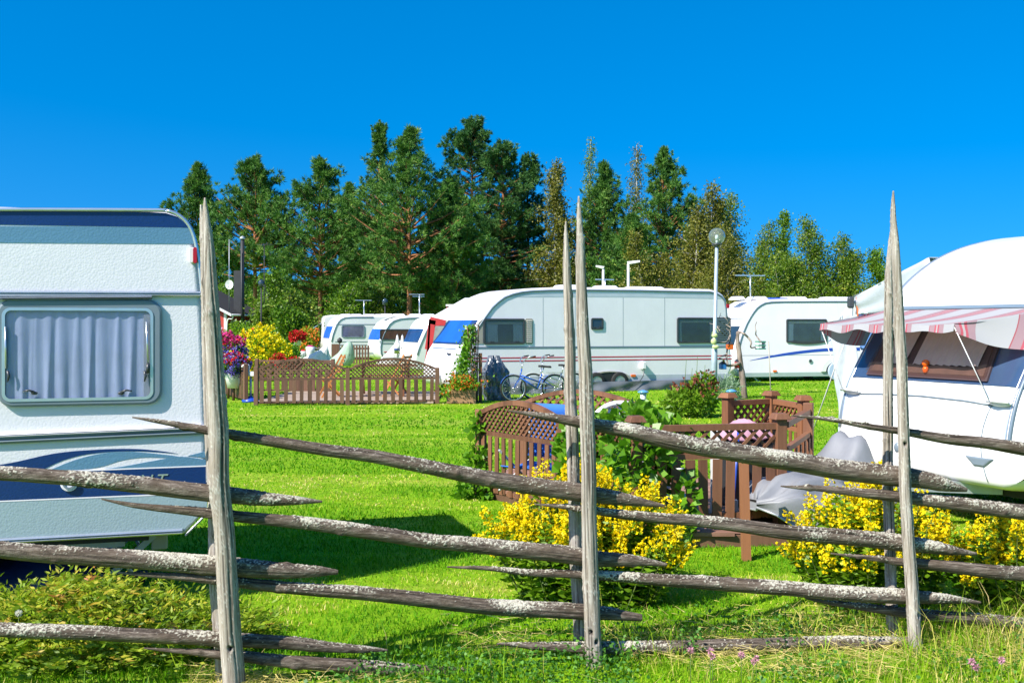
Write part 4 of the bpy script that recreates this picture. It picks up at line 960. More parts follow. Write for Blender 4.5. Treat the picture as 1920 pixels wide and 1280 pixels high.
Cv.wheel(ax_, .31, 1.9)
MB().box(.5, 6.0, .1, 2.2, .27, .34).build('floor_pan', under_dark, Cv.t); Cv.legs((.6, 5.0), .28)
for x, a in ((1412, .2), (1450, .3), (1520, .42), (1600, .5)): Cv.skylight(Cv.px(x, 562)[0], 1.2, a, .11)
MB().box(Cv.px(1464, 560)[0], Cv.px(1500, 560)[0], .8, 1.6, 2.57, 2.64).build('roof_window_cover', blue_vinyl, Cv.t, .02)
tx, tz = Cv.px(1430, 560); m = MB(); m.tube([(tx, .9, tz - .1), (tx, .9, Cv.px(1430, 517, .9)[1])], .022, 8); zt = Cv.px(1430, 517, .9)[1]
m.bar((tx - .50, .9, zt), (tx + .50, .9, zt), .035, .03)
for k in range(6): m.bar((tx - .45 + k * .18, .9 - .22 + .02 * k, zt + .02), (tx - .45 + k * .18, .9 + .22 - .02 * k, zt + .02), .012, .012)
m.build('tv_antenna', alu, Cv.t)
Cv.front_panel('front_seam', 1.95, 1.98, .2, 2.1, grey_trim, .006, nz=2)
Cv.front_panel('front_window', 1.15, 1.72, .2, 2.1, pane_dark, .02)

# ---------- caravan with the striped sun canopy (near, three-quarter view)
D = Van('caravan', 'rounded white caravan with wide tinted front window under a striped sun canopy', 1905, 8.62, 24.2, 2.2, [(0, .40)], r=.20, wall=white_gel)
D.prof = [(v.x, v.y) for v in catmull([(p[0], p[1], 0) for p in [(.34, .36), (.06, .40), (0, .52), (.01, .75), (.06, 1.0), (.155, 1.235), (.36, 1.56), (.58, 1.86), (.80, 2.12), (1.05, 2.31), (1.35, 2.47), (1.75, 2.60), (2.3, 2.69), (3.2, 2.72), (5.5, 2.70), (6.0, 2.6), (6.25, 2.2), (6.35, 1.2), (6.25, .45), (6.0, .36)]], 4)]
D.norms(); D.body()
for far in (False, True):
    e_ = D.inset(.20); q = [(x + n.x * .012, z + n.y * .012) for (x, z), n in zip(D.inset(.035), D.N)]
    i0 = 12; yv = D.w - .10 if far else .10; m = MB(); m.tube([(x, yv, z) for x, z in q[i0:60]], .016, 8); m.build('edge_trim', slate_vinyl, D.t)
    m = MB(); m.tube([(x - .01, yv - (.03 if far else -.03), z + .012) for x, z in q[i0:60]], .008, 8); m.build('edge_trim', alu, D.t)
D.front_panel('window_band', 1.24, 1.87, .02, 2.18, paint('navy_window_band', (.04, .075, .15), .06, .3, 1.5, spec=.8), .010, ny=40)
# centre window: frame, see-through pane over curtains
D.front_panel('window_frame', 1.26, 1.84, .42, 1.86, paint('brown_frame', (.075, .05, .05), .3), .030, .50, 1.80)
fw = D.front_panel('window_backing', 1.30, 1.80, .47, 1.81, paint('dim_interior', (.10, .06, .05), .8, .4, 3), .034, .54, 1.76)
g = []
for i in range(9):
    z = 1.37 + .44 * i / 8; row = []
    for j in range(91):
        f = j / 90; y = .56 + 1.12 * f; row.append(D.front_pt(z, y, .046 + .010 * math.sin(j * .9 + .5 * math.sin(i * .8))))
    g.append(row)
gg = [[r[j] for j in range(0, 62)] for r in g]; MB().sheet(gg).build('curtain', beige_curtain, D.t)
gg = [[r[j] + Vector((0, .0 + (8 - i) * .004, 0)) for j in range(66, 91)] for i, r in enumerate(g)]; MB().sheet(gg).build('curtain', beige_curtain, D.t)
D.front_panel('pane', 1.28, 1.82, .44, 1.84, brown_glass, .072, .52, 1.78)
pt = D.front_pt(1.33, 1.12, .052); vz = MB(); vz.lathe(pt, [(.015, -.04), (.025, -.03), (.028, .0), (.020, .02)], 10); vz.ball(pt + Vector((0, 0, .05)), .035, 8, 6); vz.build('dried_posy', lens_orange, D.t)
# nose locker lid, seams, handles, filler
m = MB(); lid = [D.front_pt(1.08, .30, .006), D.front_pt(1.10, .62, .006), D.front_pt(1.11, 1.1, .006), D.front_pt(1.10, 1.6, .006), D.front_pt(1.08, 1.95, .006)]
m.tube(lid, .008, 6); m.build('locker_seam', grey_trim, D.t)
m = MB(); m.tube([D.front_pt(z, .30 + .06 * math.sin((z - .5) * 5), .003) for z in (1.08, 1.0, .9, .8, .7, .6, .5, .45)], .005, 6); m.build('locker_seam', grey_trim, D.t)
for y in (.22, 1.98):
    p0 = D.front_pt(1.10, y, .02); m = MB(); m.ball(p0, .04, 12, 6, (.8, 3.0, .8)); m.tube([p0 + Vector((-.03, -.11, .01)), p0 + Vector((-.07, 0, .02)), p0 + Vector((-.03, .11, .01))], .014, 8); m.build('grab_handle', white_gel, D.t)
p0 = D.front_pt(.60, .36, .0); m = MB(); m.hexa([p0 + Vector((-.004, -.16, .05)), p0 + Vector((-.004, .16, .05)), p0 + Vector((-.004, .06, -.03)), p0 + Vector((-.004, -.06, -.03))], [p0 + Vector((-.02, -.13, .04)), p0 + Vector((-.02, .12, .04)), p0 + Vector((-.02, .05, -.02)), p0 + Vector((-.02, -.05, -.02))]); m.build('step_recess', grey_trim, D.t, .006)
p0 = D.front_pt(.63, 1.30, .0); m = MB(); m.ball(p0, .035, 12, 8, (.5, 1, 1.3)); m.build('lock', grey_trim, D.t)
# side wall: dark trim frame, door seam, red stripe
D.plate('side_window', [(.40, 1.25), (1.30, 1.25), (1.30, 1.86), (.74, 1.86)], pane_navy, .012, px=False)
D.plate('red_line', [(.30, .86), (5.9, .86), (5.9, .96), (.30, .96)], red_vinyl, .004, px=False)
D.plate('grey_side', [(.28, .52), (5.9, .52), (5.9, 1.16), (.42, 1.16)], paint('pale_grey_side', (.55, .60, .62), .35), .003, px=False)
m = MB(); m.tube([(x, -.006, z) for x, z in [(.60, 1.9), (.52, 1.72), (.40, 1.45), (.28, 1.15), (.22, .9), (.22, .7), (.28, .55), (.45, .48), (1.2, .47), (5.8, .47)]], .013, 8); m.build('side_trim', alu, D.t)
D.wheel(3.4, .32, .16); D.wheel(3.4, .32, 2.04); MB().box(.4, 6.0, .12, 2.08, .28, .37).build('floor_pan', under_dark, D.t); D.legs((.7,), .3)
MB().bar((.4, .5, .34), (-.95, 1.1, .40), .08, .10).build('drawbar', steel, D.t); MB().bar((.4, 1.7, .34), (-.95, 1.1, .40), .08, .10).build('drawbar', steel, D.t)
MB().tube([(-.75, 1.1, .04), (-.75, 1.1, .62)], .03, 8).build('jockey_wheel', steel, D.t)
# roof gutter strip above the canopy
D.front_panel('canopy_rail', 1.895, 1.925, .10, 2.12, slate_vinyl, .02, nz=2)
# ================================================================== sun canopy, tents, small caravans
t = NT('striped_canvas'); at = t.new('ShaderNodeAttribute', attribute_name='u')
w1 = t.math('FRACT', t.math('MULTIPLY', at.outputs['Fac'], 4.6)); c = t.ramp(w1, [(0, (.42, .42, .43)), (.30, (.42, .42, .43)), (.305, (.36, .235, .26)), (.44, (.36, .235, .26)), (.445, (.46, .10, .13)), (.485, (.46, .10, .13)), (.49, (.42, .38, .38)), (.53, (.42, .38, .38)), (.535, (.46, .10, .13)), (.575, (.46, .10, .13)), (.58, (.36, .235, .26)), (.72, (.36, .235, .26)), (.725, (.36, .10, .12)), (.745, (.42, .42, .43)), (1, (.42, .42, .43))])
c.node.color_ramp.interpolation = 'CONSTANT'
b = t.pbsdf(c, .85, 0, t.bump(t.noise(t.coord(), 60, 2), .2, .003), .2); tr = t.new('ShaderNodeBsdfTranslucent'); t.l(c, tr.inputs['Color'])
mx = t.new('ShaderNodeMixShader'); mx.inputs[0].default_value = .25; t.l(b.outputs[0], mx.inputs[1]); t.l(tr.outputs[0], mx.inputs[2]); canvas = t.done(mx)
def Dw(v):                                   # local point of caravan D -> world
    return Vector((D.X0 + D.c * v.x - D.s * v.y, D.Y0 + D.s * v.x + D.c * v.y, v.z))
can = thing('sun_canopy', 'red and white striped sun canopy stretched out over the tinted caravan window', 'awning', (D.X0, D.Y0, 0), R(24.2))
def grid_u(rows, us, name, parent, mat=canvas, th=None):
    nr, nc = len(rows), len(rows[0]); V = np.array([[list(p) for p in r] for r in rows]).reshape(-1, 3)
    i = np.arange(nr - 1)[:, None]; j = np.arange(nc - 1)[None]; Q = np.stack([i * nc + j, i * nc + j + 1, (i + 1) * nc + j + 1, (i + 1) * nc + j], -1).reshape(-1, 4)
    return np_obj(name, V, [Q], mat, parent, smooth=True, attrs={'u': np.asarray(us).ravel()})
rows, us = [], []
for i in range(13):
    f = i / 12; row = []; ur = []
    for j in range(61):
        g_ = j / 60; yb = .06 + 2.05 * g_; yf = .50 + 1.68 * g_
        xb = D.front_pt(1.90, yb, .03).x; y = yb + (yf - yb) * f; x = xb + (-.14 - xb) * f
        sag = -.022 * math.sin(math.pi * f) - .014 * math.sin(math.pi * g_ * 3) ** 2 * f
        row.append(Vector((x, y, 1.90 + (1.765 - 1.90) * f + sag))); ur.append(g_ * 1.0)
    rows.append(row); us.append(ur)
grid_u(rows, us, 'roof', can)
vr, vu = [], []
for i in range(4):
    vr.append([rows[-1][j] + Vector((-.004 * i, 0, -.021 * i - .012 * (i / 3) * math.sin(j * .42))) for j in range(61)]); vu.append(us[-1])
grid_u(vr, vu, 'valance', can)
for side in (0, 60):                          # side wings: triangle from roof edge down to the wall
    f0 = rows[-1][side] + Vector((0, 0, -.05)); tb = rows[0][side]; lowz = 1.58; lw_ = D.front_pt(lowz, .03 if side == 0 else 2.17, .04)
    wr, wu = [], []
    for i in range(9):
        f = i / 8; q0 = tb.lerp(rows[-1][side], 0); row = []; ur = []
        for j in range(21):
            s_ = j / 20; top = tb.lerp(rows[-1][side], s_); bot = lw_.lerp(f0 + Vector((0, 0, -.03)), s_) + Vector((0, 0, -.05 * math.sin(math.pi * s_)))
            row.append(top.lerp(bot, f) + Vector((0, .02 * math.sin(s_ * 9 + f * 3), 0))); ur.append(s_ * .34 + .02)
        wr.append(row); wu.append(ur)
    grid_u(wr, wu, 'side_wing', can)
for j, tz in ((0, (-.02, .25, 1.13)), (60, (-.02, 2.0, 1.13))):
    MB().tube([rows[-1][j] + Vector((0, 0, -.03)), Vector(tz)], .0042, 6).build('stay_cord', white_cloth, can)
MB().tube([lw_ * 0 + rows[0][0] + Vector((0, 0, -.45)), D.front_pt(1.12, .16, .02)], .006, 6).build('stay_cord', white_cloth, can)
a = Dw(rows[-1][60]); rope = thing('guy_rope', 'white guy rope running from the canopy corner down to the lawn', 'rope', (0, 0, 0))
gnd = G(1505, 862); MB().tube([P(1566, 688, 10.6), gnd], .007, 6).build('line', white_cloth, rope); MB().tube([P(1566, 688, 10.6), P(1600, 600, 12.6)], .006, 6).build('line', white_cloth, rope)
MB().bar(gnd + Vector((-.04, 0, -.05)), gnd + Vector((.03, 0, .12)), .018, .018).build('peg', steel, rope)

# grey and blue awning tent on the far wall of that caravan
tent_grey = cloth('tent_grey', (.46, .49, .54), .8, 2.5); tent_blue = cloth('tent_blue', (.09, .20, .48), .8, 2.5)
tent = world_thing('awning_tent', 'tall grey and blue awning tent standing behind the canopy caravan', 'tent', (5.6, 15.4, 0))
rA, rB = P(1742, 482, 14.2), P(1600, 556, 16.2); far_top = Vector((rA.x + 3.4, rA.y + 1.4, rA.z + .1)); fl = Vector((rB.x, rB.y, 0))
def tent_panel(name, p00, p01, p11, p10, mat, amp=.03, n=12):
    g = [[p00.lerp(p01, j / n).lerp(p10.lerp(p11, j / n), i / n) + Vector((amp * math.sin(i * .9 + j * .7) * .5, amp * math.cos(i * .6 + j * .5), -.04 * math.sin(math.pi * i / n) * math.sin(math.pi * j / n))) for j in range(n + 1)] for i in range(n + 1)]
    return MB().sheet(g, True, (0, .006, 0)).build(name, mat, tent)
f2 = Vector((rB.x + 3.3, rB.y + 1.5, rB.z))
tent_panel('roof_sheet', rA, far_top, f2, rB, tent_grey)
corner = P(1652, 600, 13.1); g0 = Vector((corner.x, corner.y, 0))
top_in = rA.lerp(rB, .98)
tent_panel('gable_sheet', rB, rA, Vector((rA.x + .15, rA.y - .3, 1.95)), Vector((rB.x + .05, rB.y, 1.92)), tent_grey, .02)
tent_panel('gable_band', Vector((rB.x + .05, rB.y - .02, 1.93)), Vector((rA.x + .2, rA.y - .32, 1.96)), Vector((rA.x + .3, rA.y - .4, 1.40)), Vector((rB.x + .1, rB.y - .05, 1.40)), tent_blue, .02)
tent_panel('gable_sheet', Vector((rB.x + .1, rB.y - .04, 1.41)), Vector((rA.x + .3, rA.y - .40, 1.41)), Vector((rA.x + .35, rA.y - .45, .02)), Vector((rB.x + .1, rB.y - .05, .02)), tent_grey, .04)
e0 = P(1590, 640, 16.6)
tent_panel('front_wall', Vector((rB.x - .25, rB.y + .35, rB.z - .55)), rB, Vector((rB.x + .1, rB.y - .05, .02)), Vector((rB.x - .1, rB.y + .3, .02)), tent_grey, .05)
MB().prism([(0, 0), (.16, .06), (.02, -.36)], 0, .01).build('pennant', paint('orange_cloth', (.62, .16, .06), .8), tent).location = rB + Vector((.02, -.06, .02))
MB().box(-.05, .05, -.1, -.02, -.24, -.06).build('eave_cover', dark_trim, tent, .03).location = rB + Vector((-.06, 0, .06))

# red framed awning tent between the small caravans and the long one
red_tent = world_thing('awning_tent', 'red edged awning tent with white curtains beside the long striped caravan', 'tent', (-2.55, 34, 0))
def quad(name, mat, parent, pts, th=(0, .03, 0)): return MB().sheet([[Vector(pts[0]), Vector(pts[1])], [Vector(pts[3]), Vector(pts[2])]], False, th).build(name, mat, parent)
q = lambda x, y, Y=33.5: P(x, y, Y)
red_mb = MB()
for a_, b_, w in (((806, 600), (835, 607), .22), ((811, 600), (803, 655), .22), ((815, 612), (835, 612), .06), ((803, 655), (797, 690), .1), ((806, 598), (801, 690), .06)): red_mb.bar(q(*a_), q(*b_), w, .05, (0, 1, 0))
red_mb.build('frame_band', red_cloth, red_tent)
quad('wall_sheet', white_cloth, red_tent, [q(811, 604), q(870, 604), q(870, 720), q(803, 720)], (0, .05, 0))
quad('window_sheet', paint('tent_window', (.28, .29, .27), .3, .4, 3), red_tent, [q(816, 611, 33.4), q(836, 611, 33.4), q(834, 640, 33.4), q(812, 640, 33.4)])
quad('roof_sheet', white_cloth, red_tent, [q(805, 598), q(872, 560, 35.5), q(900, 560, 36), q(880, 606, 33.5)], (0, 0, .03))
MB().box(*sorted((q(837, 572, 38).x, q(857, 572, 38).x)), 38, 39, q(0, 596, 38).z, q(0, 574, 38).z).build('red_gable', red_cloth, red_tent); MB().box(q(836, 572, 38).x, q(858, 572, 38).x, 37.95, 39.05, q(0, 574, 38).z, q(0, 570.5, 38).z).build('white_cap', white_cloth, red_tent)

def small_van(label, px0, Y, phi, prof, r=.10):
    v_ = Van('caravan', label, px0, Y, phi, 2.2, prof, r=r, wall=white_gel); v_.body(); return v_
# the caravan right behind the red edged tent
S3 = small_van('white caravan half hidden between the brown windowed caravan and the red edged tent', 782, 42, 22, [(781, 694), (778, 688), (776, 676), (778, 664), (782, 650), (787, 638), (794, 622), (801, 608), (809, 598), (821, 593), (840, 591), (900, 591), (1010, 592), (1020, 610), (1022, 692)])
S3.front_panel('front_window', S3.px(784, 642)[1], S3.px(797, 617)[1], .12, 2.08, pane_navy, .02); S3.trim(slate_vinyl, .025, 3, 12)
# caravan with the brown window
S2 = small_van('white caravan with a brown side window behind the garden panels', 722, 50, 22, [(724, 676), (716, 672), (711, 664), (710, 650), (712, 638), (716, 626), (722, 614), (728, 605), (737, 598), (750, 594), (766, 592.5), (800, 592), (905, 592), (922, 600), (926, 672)])
S2.front_panel('front_window', S2.px(712, 637)[1], S2.px(722, 617)[1], .10, 2.1, blue_cover, .02, nz=6)
S2.trim(slate_vinyl, .03, 1, 12)
wn, _ = S2.window(712, 617, 768, 637, dark_trim, pane_brown, .05, .03, .10); S2.plate('locker_line', [(714, 643), (900, 643), (900, 645), (714, 645)], grey_trim, .01)
S2.plate('red_reflector', [(720, 659), (728, 659), (728, 660.5), (720, 660.5)], lens_red, .02); S2.plate('side_band', [(711, 638), (900, 638), (900, 643), (711, 643)], paint('pale_green_grey', (.46, .50, .46), .4), .006)
for x in (735, 758, 790, 815): S2.skylight(S2.px(x, 592)[0], 1.0, .30, .12)
# caravan with the grey window
S1 = small_van('white caravan with a grey curtained window, farthest of the white caravans with side windows', 628, 54, 20, [(622, 672), (618, 664), (617, 655), (618, 640), (621, 626), (626, 612), (631, 602), (637, 596), (646, 592), (660, 591), (700, 591), (770, 591.5), (800, 594), (806, 606), (808, 668)])
S1.front_panel('front_window', S1.px(619, 634)[1], S1.px(626, 612)[1], .25, 1.95, blue_cover, .02, nz=6)
S1.trim(slate_vinyl, .03, 3, 11); S1.window(640, 609, 684, 633, grey_trim, paint('mauve_acrylic', (.13, .13, .20), .1, .4, 2.5), .06, .03, .12)
for y0 in (607.5, 640, 646): S1.plate('side_line', [(628, y0), (790, y0), (790, y0 + 1), (628, y0 + 1)], grey_trim, .012)
for x in (655, 675, 700, 720): S1.skylight(S1.px(x, 591)[0], 1.0, .30, .10)
ax_ = S1.px(690, 590)[0]; zt = S1.px(690, 563, 1.)[1]; m = MB(); m.tube([(ax_, 1., 2.2), (ax_, 1., zt)], .03, 6); m.bar((ax_ - .45, 1., zt), (ax_ + .4, 1., zt), .04, .03)
for k in range(4): m.bar((ax_ - .4 + k * .25, .8, zt), (ax_ - .4 + k * .25, 1.2, zt), .02, .02)
m.build('tv_antenna', alu, S1.t)
ax_ = S2.px(798, 592)[0]; zt = S2.px(798, 552, 1.)[1]; m = MB(); m.tube([(ax_, 1., 2.2), (ax_, 1., zt)], .03, 6)
for dz, w in ((0, .5), (-.10, .35)): m.bar((ax_ - w, 1., zt + dz), (ax_ + .25, 1., zt + dz), .03, .03)
for k in range(6): m.bar((ax_ - .45 + k * .12, .75, zt), (ax_ - .45 + k * .12, 1.25, zt), .02, .02)
m.build('tv_antenna', alu, S2.t)
# small rear van at the far end
S0 = small_van('grey white caravan end peeping out behind the grey windowed caravan, window flap propped open', 606, 62, 14, [(604, 664), (603, 640), (604, 610), (606, 597), (610, 592), (620, 590.5), (700, 590), (720, 600), (722, 660)])
wt_ = S0.px(604, 606); MB().hexa([(-.1, .3, wt_[1] - .02), (-.1, 1.9, wt_[1] - .02), (-.07, 1.9, wt_[1]), (-.07, .3, wt_[1])], [(-.75, .3, wt_[1] - .42), (-.75, 1.9, wt_[1] - .42), (-.74, 1.9, wt_[1] - .39), (-.74, .3, wt_[1] - .39)]).build('window_flap', paint('pale_blue_acrylic', (.40, .55, .70), .15), S0.t)
for V_ in (S0, S1, S2, S3): V_.wheel(3.0, .31, .14); V_.wheel(3.0, .31, V_.w - .14); MB().box(.5, 4.5, .15, V_.w - .15, .22, .30).build('floor_pan', under_dark, V_.t); MB().bar((.4, 1.1, .42), (-1.1, 1.1, .42), .09, .09).build('drawbar', steel, V_.t)

# ------------------------------------------------------------------ covered drawbars
def drape(name, label, cat, rows_, mat, loc, smooth=True, fold=.03, k=40):
    """Cloth hung over something: rows of (height, [outline points]) rings closed round; loc base point."""
    o = thing(name, label, cat, loc); g = []; rng_ = random.Random(sum(map(ord, label)))
    for z, cx_, cy_, rx, ry, sq in rows_:
        ring = []
        for j in range(k):
            a_ = 6.2832 * j / k; w = 1 + fold * math.sin(j * 2.3 + z * 3) * (1.1 - z) + fold * .6 * math.sin(j * 1.07 + z * 7)
            ca, sa = math.cos(a_), math.sin(a_); p_ = (abs(ca) ** sq + abs(sa) ** sq) ** (-1 / sq)
            ring.append(Vector((cx_ + rx * ca * p_ * w, cy_ + ry * sa * p_ * w, z + .012 * math.sin(j * 1.9 + z * 20) * (z < .5))))
        g.append(ring)
    m = len(g); vs = [p for r in g for p in r]; fs = [(i * k + j, i * k + (j + 1) % k, (i + 1) * k + (j + 1) % k, (i + 1) * k + j) for i in range(m - 1) for j in range(k)]
    fs.append(tuple((m - 1) * k + j for j in range(k)))
    MB().add(vs, fs, smooth).build('cover', mat, o); return o
p = G(648, 690); s_ = p.y / F
drape('drawbar_cover', 'pale green cloth cover over a caravan drawbar', 'cover', [(.10, -.30, 0, .42, .3, 2), (.22, -.28, 0, .50, .34, 2), (.40, -.15, 0, .46, .32, 2), (.62, -.02, 0, .32, .26, 2), (.85, .05, 0, .22, .2, 2), (1.02, .08, 0, .14, .13, 2), (1.08, .08, 0, .06, .05, 2)], green_cloth, (P(650, 0, 44).x, 44, 0), fold=.07)
drape('drawbar_cover', 'white cloth cover over a drawbar in front of the brown windowed caravan', 'cover', [(.1, -.05, 0, .62, .35, 2), (.3, 0, 0, .5, .33, 2), (.55, .12, 0, .36, .26, 2), (.8, .22, 0, .24, .18, 2), (1.0, .28, 0, .12, .1, 2), (1.1, .3, 0, .05, .05, 2)], cloth('off_white_cloth', (.56, .54, .52)), (P(735, 0, 46).x, 46, 0), fold=.07)
drape('drawbar_cover', 'white cloth cover sloping over the drawbar beside the red flower tub', 'cover', [(.1, 0, 0, .8, .35, 2), (.25, .1, 0, .62, .3, 2), (.42, .25, 0, .42, .24, 2), (.62, .42, 0, .22, .16, 2), (.8, .52, 0, .08, .08, 2)], white_cloth, (P(590, 0, 49).x, 49, 0), fold=.06)
# folded parasols in pale covers
for k, (px, top, lab) in enumerate(((745, 629, 'folded white parasol with blue trim in front of the brown window'), (754.5, 629, 'folded plain white parasol beside the blue trimmed one'))):
    v_ = P(px, top, 45); o = world_thing('parasol', lab, 'parasol', (v_.x, 45, 0), 'folded parasols')
    MB().lathe((v_.x, 45, 0), [(.14, 1.0 - .35 * k), (.13, v_.z - .75), (.09, v_.z - .35), (.035, v_.z)], 10).build('canopy', white_cloth, o)
    MB().tube([(v_.x, 45, 0), (v_.x, 45, v_.z + .05)], .02, 6).build('pole', steel, o)
    if k == 0: MB().lathe((v_.x, 45, 0), [(.142, v_.z - .62), (.125, v_.z - .45)], 10).build('trim', blue_vinyl, o)
# white stools / small table frame by the nose
o = world_thing('garden_table', 'small white wire table beside the folded parasols', 'table', (P(770, 0, 44).x, 44, 0)); x_ = o.location.x
m = MB(); m.box(x_ - .42, x_ + .42, 43.8, 44.3, .86, .89); m.build('tabletop', white_gel, o)
for dx in (-.38, -.13, .13, .38): MB().tube([(x_ + dx, 43.85, 0), (x_ + dx, 43.85, .87)], .018, 6).build('leg', white_gel, o)
# grey fitted cover over the drawbar of the canopy caravan
cov = world_thing('drawbar_cover', 'big grey vinyl cover bulging over the drawbar of the canopy caravan', 'cover', (2.6, 9.2, 0))
g = []
tip, root = Vector((1.93, 8.42, 0)), Vector((3.05, 9.33, 0)); ax_ = (root - tip).normalized(); sd = Vector((-ax_.y, ax_.x, 0))
for i in range(25):
    f = i / 24; c_ = tip.lerp(root, f); half = .46 * min(1, (f * 3.2) ** .55) * (1 - .1 * f); 
    top = .50 + .05 * math.sin(f * 3) + .30 * math.exp(-((f - .86) / .13) ** 2) + .0 * f; low = .30 - .20 * min(1, f * 3.5) + .0
    top = .30 + (top - .30) * min(1, (f * 5 + .12)) ** .6
    row = []
    for j in range(33):
        a_ = math.pi * j / 32; cc, ss = math.cos(a_), math.sin(a_)
        pk = abs(ss) ** (.75 if f < .6 else 1.5)
        fold = .030 * math.sin(f * 21 + j * .45) * (.25 + abs(cc)) + .034 * math.sin(j * 1.15 + f * 5) * (1 - .5 * f) + .02 * math.sin(j * .6 - f * 14) + .045 * (abs(math.sin(j * .52 + 1.2 * f)) - .5) * (.3 + f)
        row.append(c_ + sd * (cc * half * (1 + fold)) + Vector((0, 0, low + (top - low) * pk + fold * .8)))
    g.append(row)
MB().sheet(g, True, (0, 0, -.006)).build('cover', cloth('grey_vinyl_cover', (.21, .215, .23), .5, 3), cov)
hem = [r[0] for r in g] ; MB().tube(list(reversed([r[-1] for r in g])) + hem, .010, 6, smooth=True).build('hem', steel, cov)
# ================================================================== stained garden fences and patios
stain = wood('red_brown_stain', (.082, .033, .016), (.205, .092, .048)); stain_dark = wood('dark_brown_stain', (.060, .029, .017), (.150, .078, .047))
stain_warm = wood('warm_brown_stain', (.115, .043, .019), (.25, .105, .047)); raw_wood = wood('bleached_boards', (.22, .13, .085), (.40, .26, .17))
deck_wood = wood('red_deck_boards', (.17, .085, .06), (.32, .175, .125), (2.2, 30, 30)); grey_deck = wood('grey_deck_boards', (.22, .16, .12), (.38, .29, .22), (2.2, 30, 30))
planter_wood = wood('planter_boards', (.20, .105, .05), (.38, .22, .11), (2.2, 30, 30)); orange_wood = wood('oiled_pine', (.36, .13, .035), (.55, .23, .07))
def panel(label, A0, B0, z0, zm, zt, arch, npick, lat, mat, posts=(1, 1), ph=.06, cap=False, group='stained garden fence panels', name='fence_panel', picw=.055, thin=.014, base=0., gap=True):
    """Fence panel from ground point A0 to B0: pickets below zm, diagonal lattice above, top rail arched by `arch`."""
    A0, B0 = Vector(A0), Vector(B0); d = B0 - A0; L = math.hypot(d.x, d.y); rz = math.atan2(d.y, d.x)
    o = thing(name, label, 'fence', (A0.x, A0.y, base), rz, group); top = lambda x: zt + arch * (1 - ((x - L / 2) / (L / 2)) ** 2)
    x0, x1 = .04, L - .04; n = 16 if arch else 1
    m = MB(); g = [(x0 + (x1 - x0) * i / n) for i in range(n + 1)]
    for a, b in zip(g[:-1], g[1:]): m.hexa([(a, -.028, top(a) - .05), (b, -.028, top(b) - .05), (b, .028, top(b) - .05), (a, .028, top(a) - .05)], [(a, -.028, top(a)), (b, -.028, top(b)), (b, .028, top(b)), (a, .028, top(a))])
    m.build('top_rail', mat, o); MB().box(x0, x1, -.024, .024, zm - .022, zm + .022).build('middle_rail', mat, o)
    MB().box(x0, x1, -.024, .024, z0 - .022, z0 + .022).build('bottom_rail', mat, o)
    for k in range(npick):
        x = x0 + (x1 - x0) * (k + .5) / npick + random.uniform(-.006, .006); w = picw * random.uniform(.93, 1.07)
        ln_, y_ = random.uniform(-.005, .005), -.0245 + random.uniform(-.001, .001); q = lambda z, d_: [(x - w / 2 + d_, y_ - .012, z), (x + w / 2 + d_, y_ - .012, z), (x + w / 2 + d_, y_, z), (x - w / 2 + d_, y_, z)]
        MB().hexa(q(z0 - random.uniform(.008, .03), ln_), q(zm - .024, -ln_)).build('picket', mat, o)
    m = MB(); H = zt + arch - zm
    for sgn, yy in ((1, -.012), (-1, .004)):
        s_ = -H - 1
        while s_ < L + H + 1:
            pts = []
            for i in range(61):
                t_ = i / 60 * (H); x = s_ + sgn * t_; z = zm + .02 + t_
                if x0 + .01 < x < x1 - .01 and z < top(x) - .04: pts.append((x, z))
            if len(pts) > 2: m.bar((pts[0][0], yy, pts[0][1]), (pts[-1][0], yy, pts[-1][1]), .013, thin * 1.7, (sgn * -1, 0, 1))
            s_ += lat
    m.build('lattice', mat, o)
    for k, x in enumerate((0., L)):
        if posts[k]:
            hgt = zt + ph; MB().box(x - .045, x + .045, -.045, .045, -.05, hgt).build('post', mat, o, .006)
            if cap: MB().hexa([(x - .075, -.075, hgt), (x + .075, -.075, hgt), (x + .075, .075, hgt), (x - .075, .075, hgt)], [(x - .05, -.05, hgt + .05), (x + .05, -.05, hgt + .05), (x + .05, .05, hgt + .05), (x - .05, .05, hgt + .05)]).build('post_cap', mat, o, .006)
    return o
random.seed(9)
# far patio, in front of the small caravans
a1, a2, a3 = G(480, 760), G(652, 759), G(820, 757)
panel('arched lattice panel of the far patio next to the closed plank side', a1, a2, .07, .575, .79, .24, 11, .11, stain_dark, (1, 0), .06, picw=.085)
panel('arched lattice panel of the far patio next to the flower planter', a2, a3, .07, .575, .79, .24, 11, .085, stain_dark, (1, 1), .02, picw=.085)
p0, p1 = Vector((-7.3, 26.9, 0)), G(461, 754)
o = panel('closed plank side of the far patio under the hanging petunias', p0, p1, .08, .66, .86, 0, 16, 9, stain_dark, (1, 1), .02, picw=.105)
for z in (.72, .80): MB().box(.04, 2.6, -.03, -.018, z, z + .05).build('board', stain_dark, o)
panel('straight picket panel at the back of the far patio', Vector((-6.6, 27.6, 0)), Vector((-4.6, 27.4, 0)), .08, .60, .86, 0, 10, .12, stain_dark, (1, 1), .03, picw=.12)
g = MB()
for k in range(14): g.box(-5.7, -1.75, 23.75 + k * .27, 23.75 + k * .27 + .262, .02, .06)
tag(g.build('patio_deck', grey_deck), 'weathered board floor of the far patio', 'deck')
